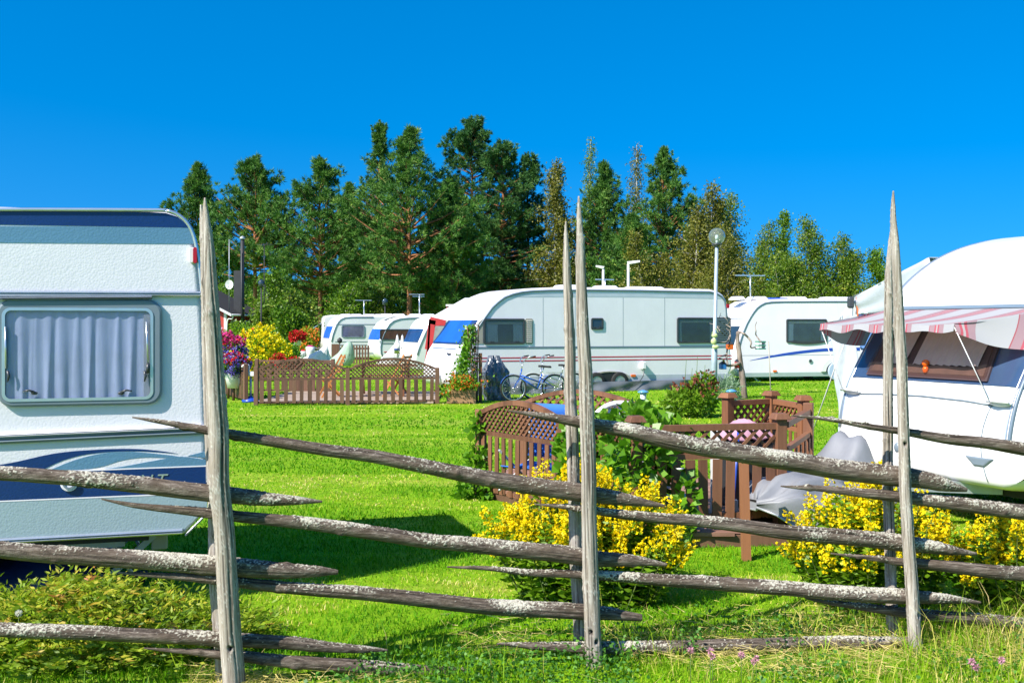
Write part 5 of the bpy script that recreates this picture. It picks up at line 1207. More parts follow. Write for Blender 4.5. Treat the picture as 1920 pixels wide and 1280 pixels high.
def folding_chair(label, loc, rz, mat):
    o = thing('folding_chair', label, 'chair', loc, rz, 'wooden folding chairs of the far patio')
    for y in (-.24, .24):
        MB().bar((-.25, y, .0), (.22, y, .46), .025, .04).build('leg', mat, o); MB().bar((.25, y * .9, .0), (-.30, y * .9, 1.0), .025, .04).build('leg', mat, o)
    m = MB()
    for k in range(6): m.box(-.20 + k * .07, -.145 + k * .07, -.23, .23, .44, .458)
    m.build('seat', mat, o); m = MB()
    for k in range(5): m.bar((-.205 - k * .025, -.21, .60 + k * .085), (-.205 - k * .025, .21, .60 + k * .085), .015, .06)
    m.build('backrest', mat, o); return o
folding_chair('orange wooden folding chair behind the panel with the open lattice', (-4.28, 25.2, .06), R(200), orange_wood)
folding_chair('orange wooden folding chair at the table behind the panel by the planter', (-2.75, 25.4, .06), R(160), orange_wood)
o = thing('garden_table', 'red brown slatted garden table on the far patio', 'table', (-3.1, 26.2, .06), R(4))
m = MB()
for k in range(7): m.box(-.75, .75, -.40 + k * .115, -.30 + k * .115, .70, .725)
m.build('tabletop', stain_warm, o)
for x in (-.55, .55):
    for s_ in (-1, 1): MB().bar((x, -.35 * s_, 0), (x, .33 * s_, .70), .05, .05, (1, 0, 0)).build('leg', stain_warm, o)
for k, y in enumerate((-.75, .75)):
    o2 = thing('garden_bench', ('dark slatted bench in front of the red brown garden table', 'dark slatted bench behind the red brown garden table')[k], 'bench', (-3.1, 26.2 + y, .06), R(4)); m = MB()
    for j in range(3): m.box(-.72, .72, -.15 + j * .105, -.06 + j * .105, .42, .445)
    m.build('seat', stain_warm, o2)
    for x in (-.5, .5): MB().box(x - .03, x + .03, -.12, .12, 0, .42).build('leg', stain_warm, o2)
# white pump / parasol stand beside the post
o = thing('parasol_stand', 'white and blue parasol stand beside the side panel post', 'stand', (P(470, 0, 24.4).x, 24.4, 0)); MB().lathe((0, 0, 0), [(.20, 0), (.20, .05), (.06, .10), (.035, .14)], 14).build('foot', blue_vinyl, o)
MB().tube([(0, 0, .1), (0, 0, .62)], .03, 8).build('pole', steel, o); m = MB(); m.box(-.13, .13, -.08, .08, .60, .70); m.tube(catmull([(-.05, 0, .70), (-.04, 0, .82), (-.12, 0, .86), (-.2, 0, .80)], 4), .025, 6); m.build('spout', white_gel, o)

# near patio with deck
dk = MB(); poly = [Vector(p) for p in ((-.35, 11.0), (.50, 9.75), (.92, 8.38), (2.75, 8.55), (2.98, 10.35), (2.62, 11.15), (1.5, 11.7), (.1, 12.7))]
def clip_rows(poly, y0, y1):
    ys = (y0 + y1) / 2; xs = []
    for i in range(len(poly)):
        a, b = poly[i], poly[(i + 1) % len(poly)]
        if (a.y - ys) * (b.y - ys) < 0: xs.append(a.x + (b.x - a.x) * (ys - a.y) / (b.y - a.y))
    return (min(xs), max(xs)) if len(xs) >= 2 else None
y = 8.40
while y < 12.7:
    c_ = clip_rows(poly, y, y + .115)
    if c_: dk.box(c_[0], c_[1], y, y + .110, .09, .12)
    y += .118
tag(dk.build('patio_deck', deck_wood), 'red brown board deck of the near patio', 'deck')
m = MB(); q_ = [(p.x, p.y) for p in poly]; 
for a, b in zip(poly, poly[1:] + poly[:1]): m.bar((a.x, a.y, .045), (b.x, b.y, .045), .04, .088)
tag(m.build('deck_skirt', stain_dark), 'dark edge boards round the near patio deck', 'deck edge')
b1, b2 = Vector((-.32, 10.95, 0)), Vector((.475, 9.80, 0))
panel('arched panel with dense lattice nearest the twin fence posts', b1, b2, .09, .66, .87, .15, 11, .074, stain, (1, 1), .02, picw=.062, thin=.012)
panel('arched panel with open lattice across the back of the near patio', Vector((.14, 12.65, 0)), Vector((1.46, 11.75, 0)), .12, .62, .85, .17, 9, .11, stain, (1, 1), .0, picw=.06)
c0, c1 = Vector((.98, 8.46, 0)), Vector((2.19, 8.72, 0))
panel('straight panel with capped posts and wide pickets under the climbing leaves', c0, c1, .22, .70, .955, 0, 10, .105, stain, (1, 1), .03, True, picw=.078)
panel('short straight lattice panel with capped posts at the back corner of the near patio', Vector((2.15, 10.62, 0)), Vector((2.66, 10.95, 0)), .14, .74, 1.0, 0, 5, .09, stain_warm, (1, 1), .03, True)
panel('narrow lattice panel between the back corner and the outer post', Vector((2.68, 10.92, 0)), Vector((2.80, 10.25, 0)), .14, .74, 1.0, 0, 5, .09, stain_warm, (0, 1), .03, True)
panel('side panel with few pickets joining the capped post to the outer corner', c1 + Vector((.06, .08, 0)), Vector((2.82, 10.15, 0)), .14, .72, .955, 0, 5, 9, stain, (0, 1), .06, picw=.07)
panel('side panel hidden behind the climbing leaves', Vector((.50, 9.78, 0)), Vector((.96, 8.52, 0)), .13, .70, .93, 0, 7, .105, stain, (0, 0), picw=.07)
st = G(1400, 1050); tag(MB().bar((st.x, st.y, -.1), (st.x - .02, st.y + .02, .80), .062, .062, (0, 1, 0)).build('wooden_stake', stain_warm), 'square brown stake standing alone on the lawn in front of the near patio', 'stake')
# things on the near patio
o = thing('deck_chair', 'blue cloth folding chair behind the dense lattice panel', 'chair', (.36, 10.75, .12), R(-35))
blue_cl = cloth('bright_blue_cloth', (.02, .13, .50), .8, 4)
MB().sheet([[Vector((x, .02 + .05 * math.sin(math.pi * i / 6), .30 + .54 * i / 6)) for x in (-.26, -.13, 0, .13, .26)] for i in range(7)], True, (0, .012, 0)).build('backrest', blue_cl, o)
MB().sheet([[Vector((x, -.45 + .45 * i / 4, .24 - .04 * math.sin(math.pi * i / 4))) for x in (-.26, 0, .26)] for i in range(5)], True, (0, 0, .012)).build('seat', blue_cl, o)
for x in (-.28, .28): MB().tube([(x, -.45, 0), (x, .10, .26), (x, .06, .85)], .013, 6).build('leg', steel, o); MB().tube([(x, .12, 0), (x, -.45, .40)], .013, 6).build('leg', steel, o)
def plastic_chair(label, loc, rz):
    o = thing('plastic_chair', label, 'chair', loc, rz); m = MB()
    for k in range(9):
        x = -.20 + .05 * k; h = .86 - .9 * x * x * 1.6
        m.sheet([[Vector((x - .016, -.18 - .10 * (z - .42) + .9 * x * x, z)), Vector((x + .016, -.18 - .10 * (z - .42) + .9 * x * x, z))] for z in np.linspace(.42, h, 6)], True, (0, .012, 0))
    m.tube(catmull([(-.25, -.12, .42), (-.26, -.15, .70), (-.15, -.21, .84), (0, -.24, .88), (.15, -.21, .84), (.26, -.15, .70), (.25, -.12, .42)], 6), .028, 8); m.build('backrest', white_gel, o)
    MB().box(-.24, .24, -.18, .26, .40, .425).build('seat', white_gel, o, .01)
    for x in (-.22, .22):
        for y in (-.18, .24): MB().tube([(x * 1.12, y * 1.15, 0), (x, y, .41)], [.02, .026], 8).build('leg', white_gel, o)
        MB().tube(catmull([(x * 1.15, -.16, .64), (x * 1.25, .05, .65), (x * 1.15, .25, .60), (x * 1.05, .26, .41)], 5), .022, 8).build('armrest', white_gel, o)
    return o
plastic_chair('white plastic garden chair whose round back shows above the leaves', (1.0, 10.55, .12), R(12))
pk = thing('covered_stool', 'pink cloth draped over a dark box behind the wide pickets', 'cover', (2.12, 9.75, .12), R(15)); MB().box(-.22, .22, -.17, .17, 0, .60).build('box', under_dark, pk, .02)
gr = [[Vector((-.24 + .48 * j / 14, -.20 + .40 * i / 10, .62 + .15 * math.sin(math.pi * j / 14) ** .7 * math.sin(math.pi * i / 10) ** .6 + .014 * math.sin(j * 1.3 + i))) for j in range(15)] for i in range(11)]
MB().sheet(gr, True, (0, 0, -.02)).build('cloth', cloth('pink_cloth', (.50, .27, .34), .9, 4), pk)
tag(MB().box(1.73, 1.81, 9.28, 9.31, .12, .84).build('white_plank', white_gel), 'white plank standing upright behind the wide pickets', 'plank')
br = thing('broom', 'blue and white broom leaning behind the wide pickets', 'broom', (1.90, 9.15, .12)); MB().tube([(0, 0, .1), (.10, .25, .75)], .014, 6).build('handle', blue_vinyl, br); MB().box(-.03, .03, -.05, .03, 0, .14).build('brush', white_gel, br)
tag(MB().lathe((1.30, 9.15, .12), [(.24, 0), (.28, .10), (.29, .16)], 18).build('plastic_tub', paint('teal_plastic', (.05, .30, .33), .4)), 'teal plastic tub low behind the climbing leaves', 'tub')

# ================================================================== flowers, shrubs, climbers
loose_leaf = leafmat('loosestrife_leaves', [(0, (.07, .15, .006)), (.4, (.15, .29, .010)), (.75, (.25, .40, .018)), (1, (.45, .48, .05))], .42, .45, .35)
yellow_petal = leafmat('yellow_petals', [(0, (.78, .52, .002)), (.4, (.90, .70, .004)), (.8, (.92, .79, .015)), (1, (.93, .86, .12))], .30, .6, .2)
fern_leaf = leafmat('feathered_leaves', [(0, (.09, .18, .008)), (.35, (.23, .35, .016)), (.6, (.42, .45, .035)), (.8, (.60, .40, .06)), (1, (.56, .19, .07))], .42, .5, .3)
vine_leaf = leafmat('climber_leaves', [(0, (.05, .15, .006)), (.4, (.12, .29, .012)), (.75, (.19, .40, .022)), (1, (.30, .50, .05))], .42, .38, .5)
stem_mat = paint('green_stems', (.10, .15, .03), .7)
def loosestrife(label, px, base_row, wpx, top_row, n, seed, depth=.42):
    rng = np.random.default_rng(seed); c0 = G(px, base_row); s_ = c0.y / F
    o = thing('loosestrife_bush', label, 'bush', c0, 0, 'yellow flowering bushes behind the pole fence')
    W_ = wpx * s_ / 2; Hm = (base_row - top_row) * s_ * 1.03
    st = MB(); LC, LD, LL, FC, FD = [], [], [], [], []
    for k in range(n):
        a_ = rng.uniform(0, 6.28); r_ = rng.uniform(0, 1) ** .6; bx, by = math.cos(a_) * r_ * W_ * .62, math.sin(a_) * r_ * depth * .7
        h = Hm * (1 - .42 * r_ ** 1.6) * rng.uniform(.58, 1.10); tip = np.array([bx * 1.62 + rng.normal(0, .03), by * 1.5 + rng.normal(0, .03), h]); b0 = np.array([bx, by, -.02])
        pt = lambda f: b0 + (tip - b0) * f + np.array([0, 0, .04 * math.sin(math.pi * f)])
        if k % 2 == 0: st.tube([pt(0), pt(.5), pt(1)], [.004, .0035, .002], 4, caps=False)
        ns = int(h / .034); flow = rng.uniform(.58, .76) if rng.random() < .84 else 1.1
        for i in range(ns):
            f = (i + .5) / ns; p = pt(f); a0 = rng.uniform(0, 6.28)
            if f < min(.97, flow + .14):
                for q in range(4):
                    aa = a0 + q * 1.5708 + rng.normal(0, .25); LC.append(p); LD.append([math.cos(aa), math.sin(aa), rng.uniform(-.25, .55)]); LL.append(rng.uniform(.06, .11) * (1 - .4 * f))
            if f > flow:
                g_ = (f - flow) / (1 - flow); nf = int(11 * (1 - .45 * g_))
                for q in range(nf):
                    aa = rng.uniform(0, 6.28); rad = .042 * (1 - .6 * g_); cc = p + np.array([math.cos(aa) * rad, math.sin(aa) * rad, rng.uniform(-.012, .02)])
                    for e in range(4): FC.append(cc); FD.append([math.cos(aa) * .6 + rng.normal(0, .7), math.sin(aa) * .6 + rng.normal(0, .7), rng.normal(.3, .6)])
    st.build('stems', stem_mat, o)
    LL = np.array(LL); V, Q = leaf_cloud(np.array(LC), np.array(LD), LL, LL * .36, rng); np_obj('foliage', V, [Q], loose_leaf, o, rnd=np.repeat(np.clip(rng.normal(.42, .2, len(LL)), 0, 1), 4))
    m_ = len(FC); fl = rng.uniform(.014, .022, m_); V, Q = leaf_cloud(np.array(FC), np.array(FD), fl, fl * .8, rng); hue = np.repeat(np.repeat(rng.normal(.45, .2, m_ // 4), 4), 4)
    np_obj('blossom', V, [Q], yellow_petal, o, rnd=np.clip(hue, 0, 1)); return o
loosestrife('yellow loosestrife bush behind the twin posts, between two fence sections', 1102, 1125, 430, 864, 185, 41)
loosestrife('yellow loosestrife bush behind the post in front of the canopy caravan', 1632, 1135, 330, 880, 150, 42)
loosestrife('lower yellow loosestrife bush at the frame edge below the canopy caravan', 1900, 1150, 250, 955, 110, 43)

def feather_shrub(label, cx, cy, rx, ry, hmax, n, seed):
    rng = np.random.default_rng(seed); o = thing('feather_leaf_shrub', label, 'shrub', (cx, cy, 0)); C, D, L, H = [], [], [], []
    st = MB()
    for k in range(n):
        a_ = rng.uniform(0, 6.28); r_ = rng.uniform(0, 1) ** .5; bx, by = math.cos(a_) * r_ * rx, math.sin(a_) * r_ * ry
        h = hmax * (1 - .55 * r_ ** 2) * rng.uniform(.25, 1.05) * (.6 + .7 * float(vnoise(np.array([[bx * 1.8 + 9, by * 1.8, 0.]]), seed)[0]))
        az = rng.uniform(0, 6.28); el = rng.uniform(-.1, .9); ln = rng.uniform(.12, .22); d = np.array([math.cos(az) * math.cos(el), math.sin(az) * math.cos(el), math.sin(el)])
        b0 = np.array([bx, by, max(.02, h)]); hue = rng.normal(.36 + .22 * (h / hmax - .5), .2); sd = np.cross(d, [0, 0, 1.]); sd /= np.linalg.norm(sd) + 1e-6
        if k % 14 == 0: st.tube([(bx * .9, by * .9, 0), tuple(b0)], .004, 4, caps=False)
        for i in range(7):
            f = (i + 1) / 7; p = b0 + d * ln * f + np.array([0, 0, -.05 * f * f])
            for s_ in (-1, 1):
                C.append(p); D.append(sd * s_ * .9 + d * .55 + np.array([0, 0, rng.normal(-.05, .12)])); L.append(rng.uniform(.8, 1.15) * .052 * (1 - .5 * abs(f - .45))); H.append(hue + rng.normal(0, .07))
        C.append(b0 + d * ln); D.append(d); L.append(.045); H.append(hue)
    st.build('stems', stem_mat, o); L = np.array(L); V, Q = leaf_cloud(np.array(C), np.array(D), L, L * .34, rng, .15)
    np_obj('foliage', V, [Q], fern_leaf, o, rnd=np.repeat(np.clip(H, 0, 1), 4))
feather_shrub('low spreading shrub with feathered green and rusty leaves in front of the blue striped caravan', -2.42, 5.85, 1.05, .58, .235, 2100, 51)

def leafy(name, label, cat, boxes, n, leaf, mat, seed, group=None, part='foliage', w=.75, hue=.45, tips=None, loc=None):
    """Foliage filling ellipsoids [(centre, radii)] in world coordinates, denser at the skin."""
    rng = np.random.default_rng(seed); loc = loc or (boxes[0][0][0], boxes[0][0][1], 0); o = thing(name, label, cat, loc, 0, group)
    vol = np.array([b[1][0] * b[1][1] * b[1][2] for b in boxes]) ** .67; C, D = [], []
    for (c_, r_), sh in zip(boxes, vol / vol.sum()):
        m_ = int(n * sh); d = rng.normal(size=(m_, 3)); d /= np.linalg.norm(d, axis=1, keepdims=True); rad = rng.uniform(.25, 1, m_) ** .45
        rad = rad * (.75 + .5 * fbm(d * 2.3 + seed, seed, 2)); C.append(np.array(c_) + d * rad[:, None] * np.array(r_)); D.append(d)
    C = np.concatenate(C) - np.array(loc); D = np.concatenate(D); C[:, 2] = np.maximum(C[:, 2], .02); L = leaf * rng.uniform(.6, 1.3, len(C))
    V, Q = leaf_cloud(C, D * .6 + rng.normal(size=D.shape) * .6, L, L * w, rng); np_obj(part, V, [Q], mat, o, rnd=np.repeat(np.clip(rng.normal(hue, .2, len(C)), 0, 1), 4)); o['_c'] = 0
    return o, C, D
def petals(o, C, D, mat, n, size, seed, part='blossom', k=4, sel=None):
    rng = np.random.default_rng(seed); idx = rng.integers(0, len(C), n) if sel is None else rng.choice(np.nonzero(sel)[0], n)
    P_ = np.repeat(C[idx] + D[idx] * size * .9, k, 0); L = size * rng.uniform(.6, 1.1, len(P_)); V, Q = leaf_cloud(P_ + rng.normal(size=P_.shape) * size * .3, rng.normal(size=P_.shape) + np.repeat(D[idx], k, 0) * .8, L, L * .9, rng)
    np_obj(part, V, [Q], mat, o, rnd=np.repeat(np.clip(np.repeat(rng.normal(.5, .22, n), k), 0, 1), 4))
def petmat(name, c): return leafmat(name, [(0, tuple(x * .65 for x in c)), (.5, c), (1, tuple(min(1, x * 1.15 + .03) for x in c))], .25, .6, .2)
red_p, mag_p, vio_p, org_p, white_p, pink_p, rust_p = (petmat(n_, c_) for n_, c_ in (('red_petals', (.62, .012, .02)), ('magenta_petals', (.66, .04, .25)), ('violet_petals', (.14, .11, .46)), ('orange_petals', (.80, .17, .02)), ('white_petals', (.75, .72, .70)), ('pink_petals', (.62, .30, .40)), ('rust_heads', (.22, .06, .035))))
# big-leaved climber on the near patio corner
rng = np.random.default_rng(61); o, C, D = leafy('climbing_plant', 'large leaved green climber tumbling over the corner of the near patio', 'climber',
    [((1.10, 9.15, .92), (.24, .36, .13)), ((.72, 9.3, .62), (.34, .34, .36)), ((1.05, 8.75, .62), (.30, .22, .30)), ((.80, 9.0, .30), (.25, .25, .25)), ((1.25, 8.7, .85), (.22, .16, .12)), ((1.38, 8.40, .33), (.08, .05, .26)), ((1.00, 8.36, .74), (.26, .07, .24))], 2700, .098, vine_leaf, 61, loc=(.9, 9.0, 0))
bl = np.array([1.36, 8.36, .0]); MB().lathe((G(1275, 880).x * 0 + P(1275, 880, 8.35).x - .9, 8.35 - 9.0, P(1275, 880, 8.35).z), [(.004, -.01), (.02, .0), (.034, .012)], 14).build('bindweed_flower', white_gel, o)
leafy('climbing_plant', 'small green climber on the outer post of the dense lattice panel', 'climber', [((-.36, 10.90, .72), (.06, .06, .12)), ((-.36, 10.85, .35), (.10, .1, .22)), ((-.35, 10.8, .10), (.20, .15, .16))], 420, .09, vine_leaf, 62)
# vine trellis with planter
tp = P(890, 0, 24.3)
o = thing('vine_trellis', 'woven brown trellis overgrown by a green vine beside the flower planter', 'trellis', (tp.x, 24.3, 0)); m = MB()
for k in range(5): m.tube(catmull([(-.02 + .02 * k, -.12 + .06 * k, 0), (-.06 + .03 * k, -.2 + .1 * k, .9), (-.16 + .06 * k, -.25 + .12 * k, 1.72)], 4), .014, 5)
for k in range(9): m.tube(catmull([(-.12 + .14 * (k % 2), -.2, .3 + .17 * k), (.0, 0, .42 + .17 * k), (.10 - .14 * (k % 2), .2, .36 + .17 * k)], 3), .014, 5)
m.build('lattice', stain_dark, o); MB().box(.09, .17, -.04, .04, 0, 1.12).build('post', stain, o)
rng = np.random.default_rng(63); n = 1500; f = rng.uniform(0, 1, n); wid = np.interp(f, [0, .35, .6, 1], [.34, .26, .14, .12])
Cv_ = np.column_stack([-.12 - .22 * (1 - f) + rng.normal(0, 1, n) * wid * .55, rng.normal(0, .14, n), .10 + 1.62 * f]); L = .075 * rng.uniform(.6, 1.3, n)
V, Q = leaf_cloud(Cv_, rng.normal(size=(n, 3)), L, L * .85, rng); np_obj('vine', V, [Q], vine_leaf, o, rnd=np.repeat(np.clip(rng.normal(.5, .2, n), 0, 1), 4))
a_ = P(838, 0, 23.9).x; b_ = P(892, 0, 23.9).x
o = thing('flower_planter', 'wooden planter box full of orange nasturtiums beside the trellis', 'planter', ((a_ + b_) / 2, 24.0, 0)); hw = (b_ - a_) / 2
m = MB()
for k in range(3):
    z = .02 + k * .105; m.box(-hw, hw, -.20, -.175, z, z + .098); m.box(-hw, hw, .175, .20, z, z + .098); m.box(-hw, -hw + .025, -.174, .174, z, z + .098); m.box(hw - .025, hw, -.174, .174, z, z + .098)
m.box(-hw + .03, hw - .03, -.17, .17, .04, .27); m.build('box', planter_wood, o)
rng = np.random.default_rng(64); n = 1500; Cn = np.column_stack([rng.normal(-.06, hw * .62, n), rng.normal(-.04, .16, n), .28 + np.abs(rng.normal(0, .13, n)) + .06]); lo = Cn[:, 0] < -hw * .75; Cn[lo, 2] -= .16
L = .06 * rng.uniform(.6, 1.2, n); V, Q = leaf_cloud(Cn, rng.normal(size=(n, 3)) + [0, -.3, .5], L, L, rng); np_obj('foliage', V, [Q], vine_leaf, o, rnd=np.repeat(np.clip(rng.normal(.6, .2, n), 0, 1), 4)); petals(o, Cn, np.tile([0, -.6, .5], (n, 1)), org_p, 210, .045, 65)
# pot plants and tubs of the far patio
def pot_plant(name, label, x, Y, ztop, r, mats, seed, pot=True, rz=.8, zc=None, n=700, ps=.055, leafm=None, group='flower pots and tubs'):
    X = P(x, 0, Y).x; o, C, D = leafy(name, label, 'flowers', [((X, Y, ztop - r * rz), (r, r, r * rz))], n, .07 * max(1, Y / 30), leafm or vine_leaf, seed, group)
    for k, (mt, sh, sel) in enumerate(mats): petals(o, C, D, mt, int(n * sh), ps * max(1, Y / 30), seed + k + 1, sel=sel(C) if sel else None)
    if pot: zb = ztop - 2 * r * rz; MB().lathe((0, 0, zb - .10), [(r * .42, -.18), (r * .60, .12), (r * .62, .16)], 14).build('pot', white_gel, o); MB().tube([(0, 0, 0), (0, 0, max(.05, zb - .2))], .035, 8).build('stand', stain_dark, o)
    return o
pot_plant('hanging_basket', 'upper basket of magenta and violet petunias above the closed plank side', 428, 25.6, 1.55, .42, [(mag_p, .45, lambda C: C[:, 2] > 1.22), (vio_p, .55, lambda C: C[:, 2] < 1.26), (red_p, .1, lambda C: C[:, 2] > 1.2)], 71, rz=.95)
pot_plant('hanging_basket', 'lower basket of violet and red petunias in a white pot on the planks', 438, 24.9, 1.08, .34, [(vio_p, .55, None), (red_p, .30, lambda C: C[:, 2] > .85), (white_p, .06, None)], 75, rz=.75)
pot_plant('flower_tub', 'white tub of red geraniums beside the white drawbar cover', 558, 48, 1.42, .30, [(red_p, .5, lambda C: C[:, 2] > 1.15)], 79, rz=.5)
pot_plant('geranium_bed', 'red geraniums glowing above the arched lattice panel', 522, 30, .92, .18, [(red_p, .3, lambda C: C[:, 2] > .6)], 83, False, rz=.8, group=None)
pot_plant('geranium_bed', 'row of red geraniums behind the closed end of the arched panel', 550, 29, .86, .20, [(red_p, .3, lambda C: C[:, 2] > .5)], 86, False, rz=.8, group=None)
pot_plant('flower_bush', 'round bush covered with yellow flowers behind the petunia baskets', 487, 34, 1.66, .82, [(yellow_petal, .55, None), (org_p, .02, None)], 89, False, rz=1.0, n=2600, ps=.07, group=None)
pot_plant('flower_bush', 'small yellow flowering shrub right of the round yellow bush', 522, 38, 1.30, .42, [(yellow_petal, .4, None)], 93, False, rz=1.2, n=900, ps=.07, group=None)
pot_plant('green_bush', 'light green leafy bush in front of the red house wall', 452, 44, 1.88, .72, [], 96, False, rz=1.0, n=1800, group=None, leafm=loose_leaf)
pot_plant('flower_bush', 'orange leaved shrub beyond the red flower tub', 576, 56, 1.66, .60, [(org_p, .10, None)], 99, False, rz=1.1, n=1100, group=None, leafm=fern_leaf)
pot_plant('green_bush', 'low green bush between the yellow shrub and the white tub', 538, 46, 1.0, .6, [], 103, False, rz=.8, n=1300, group=None)
pot_plant('flower_bush', 'pale pink and rust coloured bush at the foot of the red house', 416, 50, 1.5, .55, [(pink_p, .25, None)], 105, False, rz=1.2, n=1000, group=None, leafm=fern_leaf)
# garden bush by the lamp
bx = G(1296, 782); o, C, D = leafy('flower_bush', 'leafy perennial bush with rusty flower heads in front of the lamp post', 'bush', [((bx.x, bx.y, .30), (.48, .4, .34)), ((bx.x + .25, bx.y, .45), (.28, .3, .38)), ((bx.x - .2, bx.y, .25), (.35, .35, .28))], 2000, .11, bush_mat, 107, hue=.6, w=.4)
petals(o, C, D, rust_p, 60, .08, 108, sel=C[:, 2] > .48); m = MB()
for px, ty in ((1287, 672), (1308, 668), (1322, 684), (1298, 690)): v_ = P(px, ty, bx.y); m.tube([(v_.x - bx.x - .05, 0, .3), (v_.x - bx.x, 0, v_.z)], [.008, .004], 4)
m.build('seed_stalks', stem_mat, o)
leafy('grass_tuft', 'silvery ornamental grass tuft at the foot of the lamp post', 'plant', [((P(1362, 0, 24.8).x, 24.8, .18), (.28, .2, .3))], 700, .22, leafmat('silver_grass', [(0, (.12, .22, .12)), (.5, (.24, .36, .22)), (1, (.4, .48, .35))], .3), 109, w=.10)
# clover and dandelion heads in the long grass
hd = [(1332, 1220, .012), (1295, 1218, .012), (1390, 1227, .012), (1418, 1234, .011), (1822, 1240, .012), (1830, 1250, .013), (1878, 1236, .012), (1336, 1230, .010), (1412, 1240, .009)]
for k, (px, py, r_) in enumerate(hd):
    v_ = P(px, py, 5.05); o = thing('clover', 'pink clover head in the long grass below the lowest rail', 'flower', (v_.x, v_.y, 0), 0, 'pink clover heads in the long grass')
    rng = np.random.default_rng(200 + k); n = 60; d = rng.normal(size=(n, 3)); V, Q = leaf_cloud(np.tile([0, 0, v_.z], (n, 1)) + d * .003, d, np.full(n, r_ * 1.25), np.full(n, r_ * .5), rng); np_obj('flower_head', V, [Q], pink_p, o, rnd=np.repeat(rng.uniform(.2, 1, n), 4)); MB().tube([(0, 0, 0), (0, 0, v_.z)], .0015, 4).build('stem', stem_mat, o)
v_ = P(35, 1149, 5.45); o = thing('dandelion_clock', 'white dandelion clock over the feathered shrub', 'flower', (v_.x, v_.y, 0)); rng = np.random.default_rng(230); n = 260; d = rng.normal(size=(n, 3)); d /= np.linalg.norm(d, axis=1, keepdims=True)
V, T = tri_blades(np.tile([0, 0, v_.z], (n, 1)), d, np.full(n, .021), np.full(n, .0035), rng); np_obj('seed_head', V, [T], white_p, o, rnd=np.full(len(V), .7)); MB().tube([(0, 0, 0), (0, 0, v_.z)], .002, 4).build('stem', stem_mat, o)

# ================================================================== bicycles, tarp, lamp, dead tree, lights
blue_paint = paint('bike_blue', (.02, .10, .42), .25); chrome = paint('chrome', (.65, .67, .70), .15, .1, 6, metal=.8)
def bicycle(label, loc, rz, paint_m, fender):
    o = thing('bicycle', label, 'bicycle', loc, rz, 'bicycles parked against the long caravan'); r = .30; fx, rx = .52, -.48
    for x in (fx, rx):
        cir = [(x + r * math.cos(6.2832 * k / 32), 0, r + r * math.sin(6.2832 * k / 32)) for k in range(32)]; w_ = MB().tube(cir, .019, 6, True).build('wheel', rubber, o)
        m = MB(); m.tube([(x + (r - .025) * math.cos(6.2832 * k / 32), 0, r + (r - .025) * math.sin(6.2832 * k / 32)) for k in range(32)], .010, 5, True)
        for k in range(16): a_ = 6.2832 * k / 16; m.tube([(x, .02 * (-1) ** k, r), (x + (r - .03) * math.cos(a_), 0, r + (r - .03) * math.sin(a_))], .0022, 3)
        m.tube([(x, -.04, r), (x, .04, r)], .022, 8); m.build('rim', chrome, w_)
        m = MB(); a0, a1 = ((20, 175) if x > 0 else (5, 190)); m.sheet([[Vector((x + (r + .03) * math.cos(R(a)), y, r + (r + .03) * math.sin(R(a)))) for y in (-.025, 0, .025)] for a in np.linspace(a0, a1, 18)], True, (0, 0, .003)); m.build('mudguard', fender, o)
    bb, hd0, hd1, st = Vector((-.06, 0, .28)), Vector((.36, 0, .55)), Vector((.32, 0, .74)), Vector((-.17, 0, .62)); m = MB()
    for a, b, w in ((hd0, bb, .022), (hd0 + Vector((-.01, 0, .05)), st.lerp(bb, .55), .018), (st, bb, .018), (bb, Vector((rx, 0, r)), .011), (st.lerp(bb, .35), Vector((rx, 0, r)), .009), (hd0 + Vector((.01, 0, -.03)), hd1, .018)): m.tube([a, b], w, 8)
    for y in (-.045, .045): m.tube([(.375, y, .52), (fx, y, r)], .010, 6); m.tube([(.375, y, .52), (.36, 0, .56)], .01, 6)
    m.build('frame', paint_m, o); m = MB(); m.tube([hd1, hd1 + Vector((-.02, 0, .14))], .013, 8); c_ = hd1 + Vector((-.02, 0, .14))
    m.tube(catmull([c_ + Vector((-.22, -.28, .16)), c_ + Vector((-.08, -.27, .14)), c_ + Vector((.02, -.14, .04)), c_, c_ + Vector((.02, .14, .04)), c_ + Vector((-.08, .27, .14)), c_ + Vector((-.22, .28, .16))], 5), .011, 7); hb = m.build('handlebar', chrome, o)
    for y in (-.28, .28): MB().tube([c_ + Vector((-.23, y, .162)), c_ + Vector((-.12, y * .985, .148))], .017, 7).build('grip', rubber, hb)
    m = MB(); m.tube([st, st + Vector((-.05, 0, .16))], .013, 8); m.build('seat_post', chrome, o)
    q_ = st + Vector((-.07, 0, .18)); m = MB(); m.sheet([[q_ + Vector((x, y * (1 if x < -.02 else .35 + .1 * (.16 - x)), .02 - .35 * y * y * 4 + .01 * math.sin(x * 12))) for y in (-.10, -.06, 0, .06, .10)] for x in (-.13, -.06, 0, .06, .15)], True, (0, 0, -.035)); m.build('saddle', rubber, o)
    m = MB(); m.box(-.68, -.28, -.06, .06, .645, .655); m.tube([(-.66, .05, .65), (rx, .04, r)], .006, 5); m.tube([(-.66, -.05, .65), (rx, -.04, r)], .006, 5); m.build('carrier', chrome, o)
    m = MB(); m.tube([(bb.x, -.06, bb.z), (bb.x + .10, -.07, bb.z - .13)], .009, 6); m.box(bb.x + .06, bb.x + .15, -.15, -.07, bb.z - .15, bb.z - .13); m.tube([(bb.x, .06, bb.z), (bb.x - .10, .07, bb.z + .13)], .009, 6); m.box(bb.x - .15, bb.x - .06, .07, .15, bb.z + .12, bb.z + .14); m.tube([(bb.x + .09 * math.cos(a), -.045, bb.z + .09 * math.sin(a)) for a in np.linspace(0, 6.1, 18)], .006, 4); m.build('crank', steel, o)
    return o
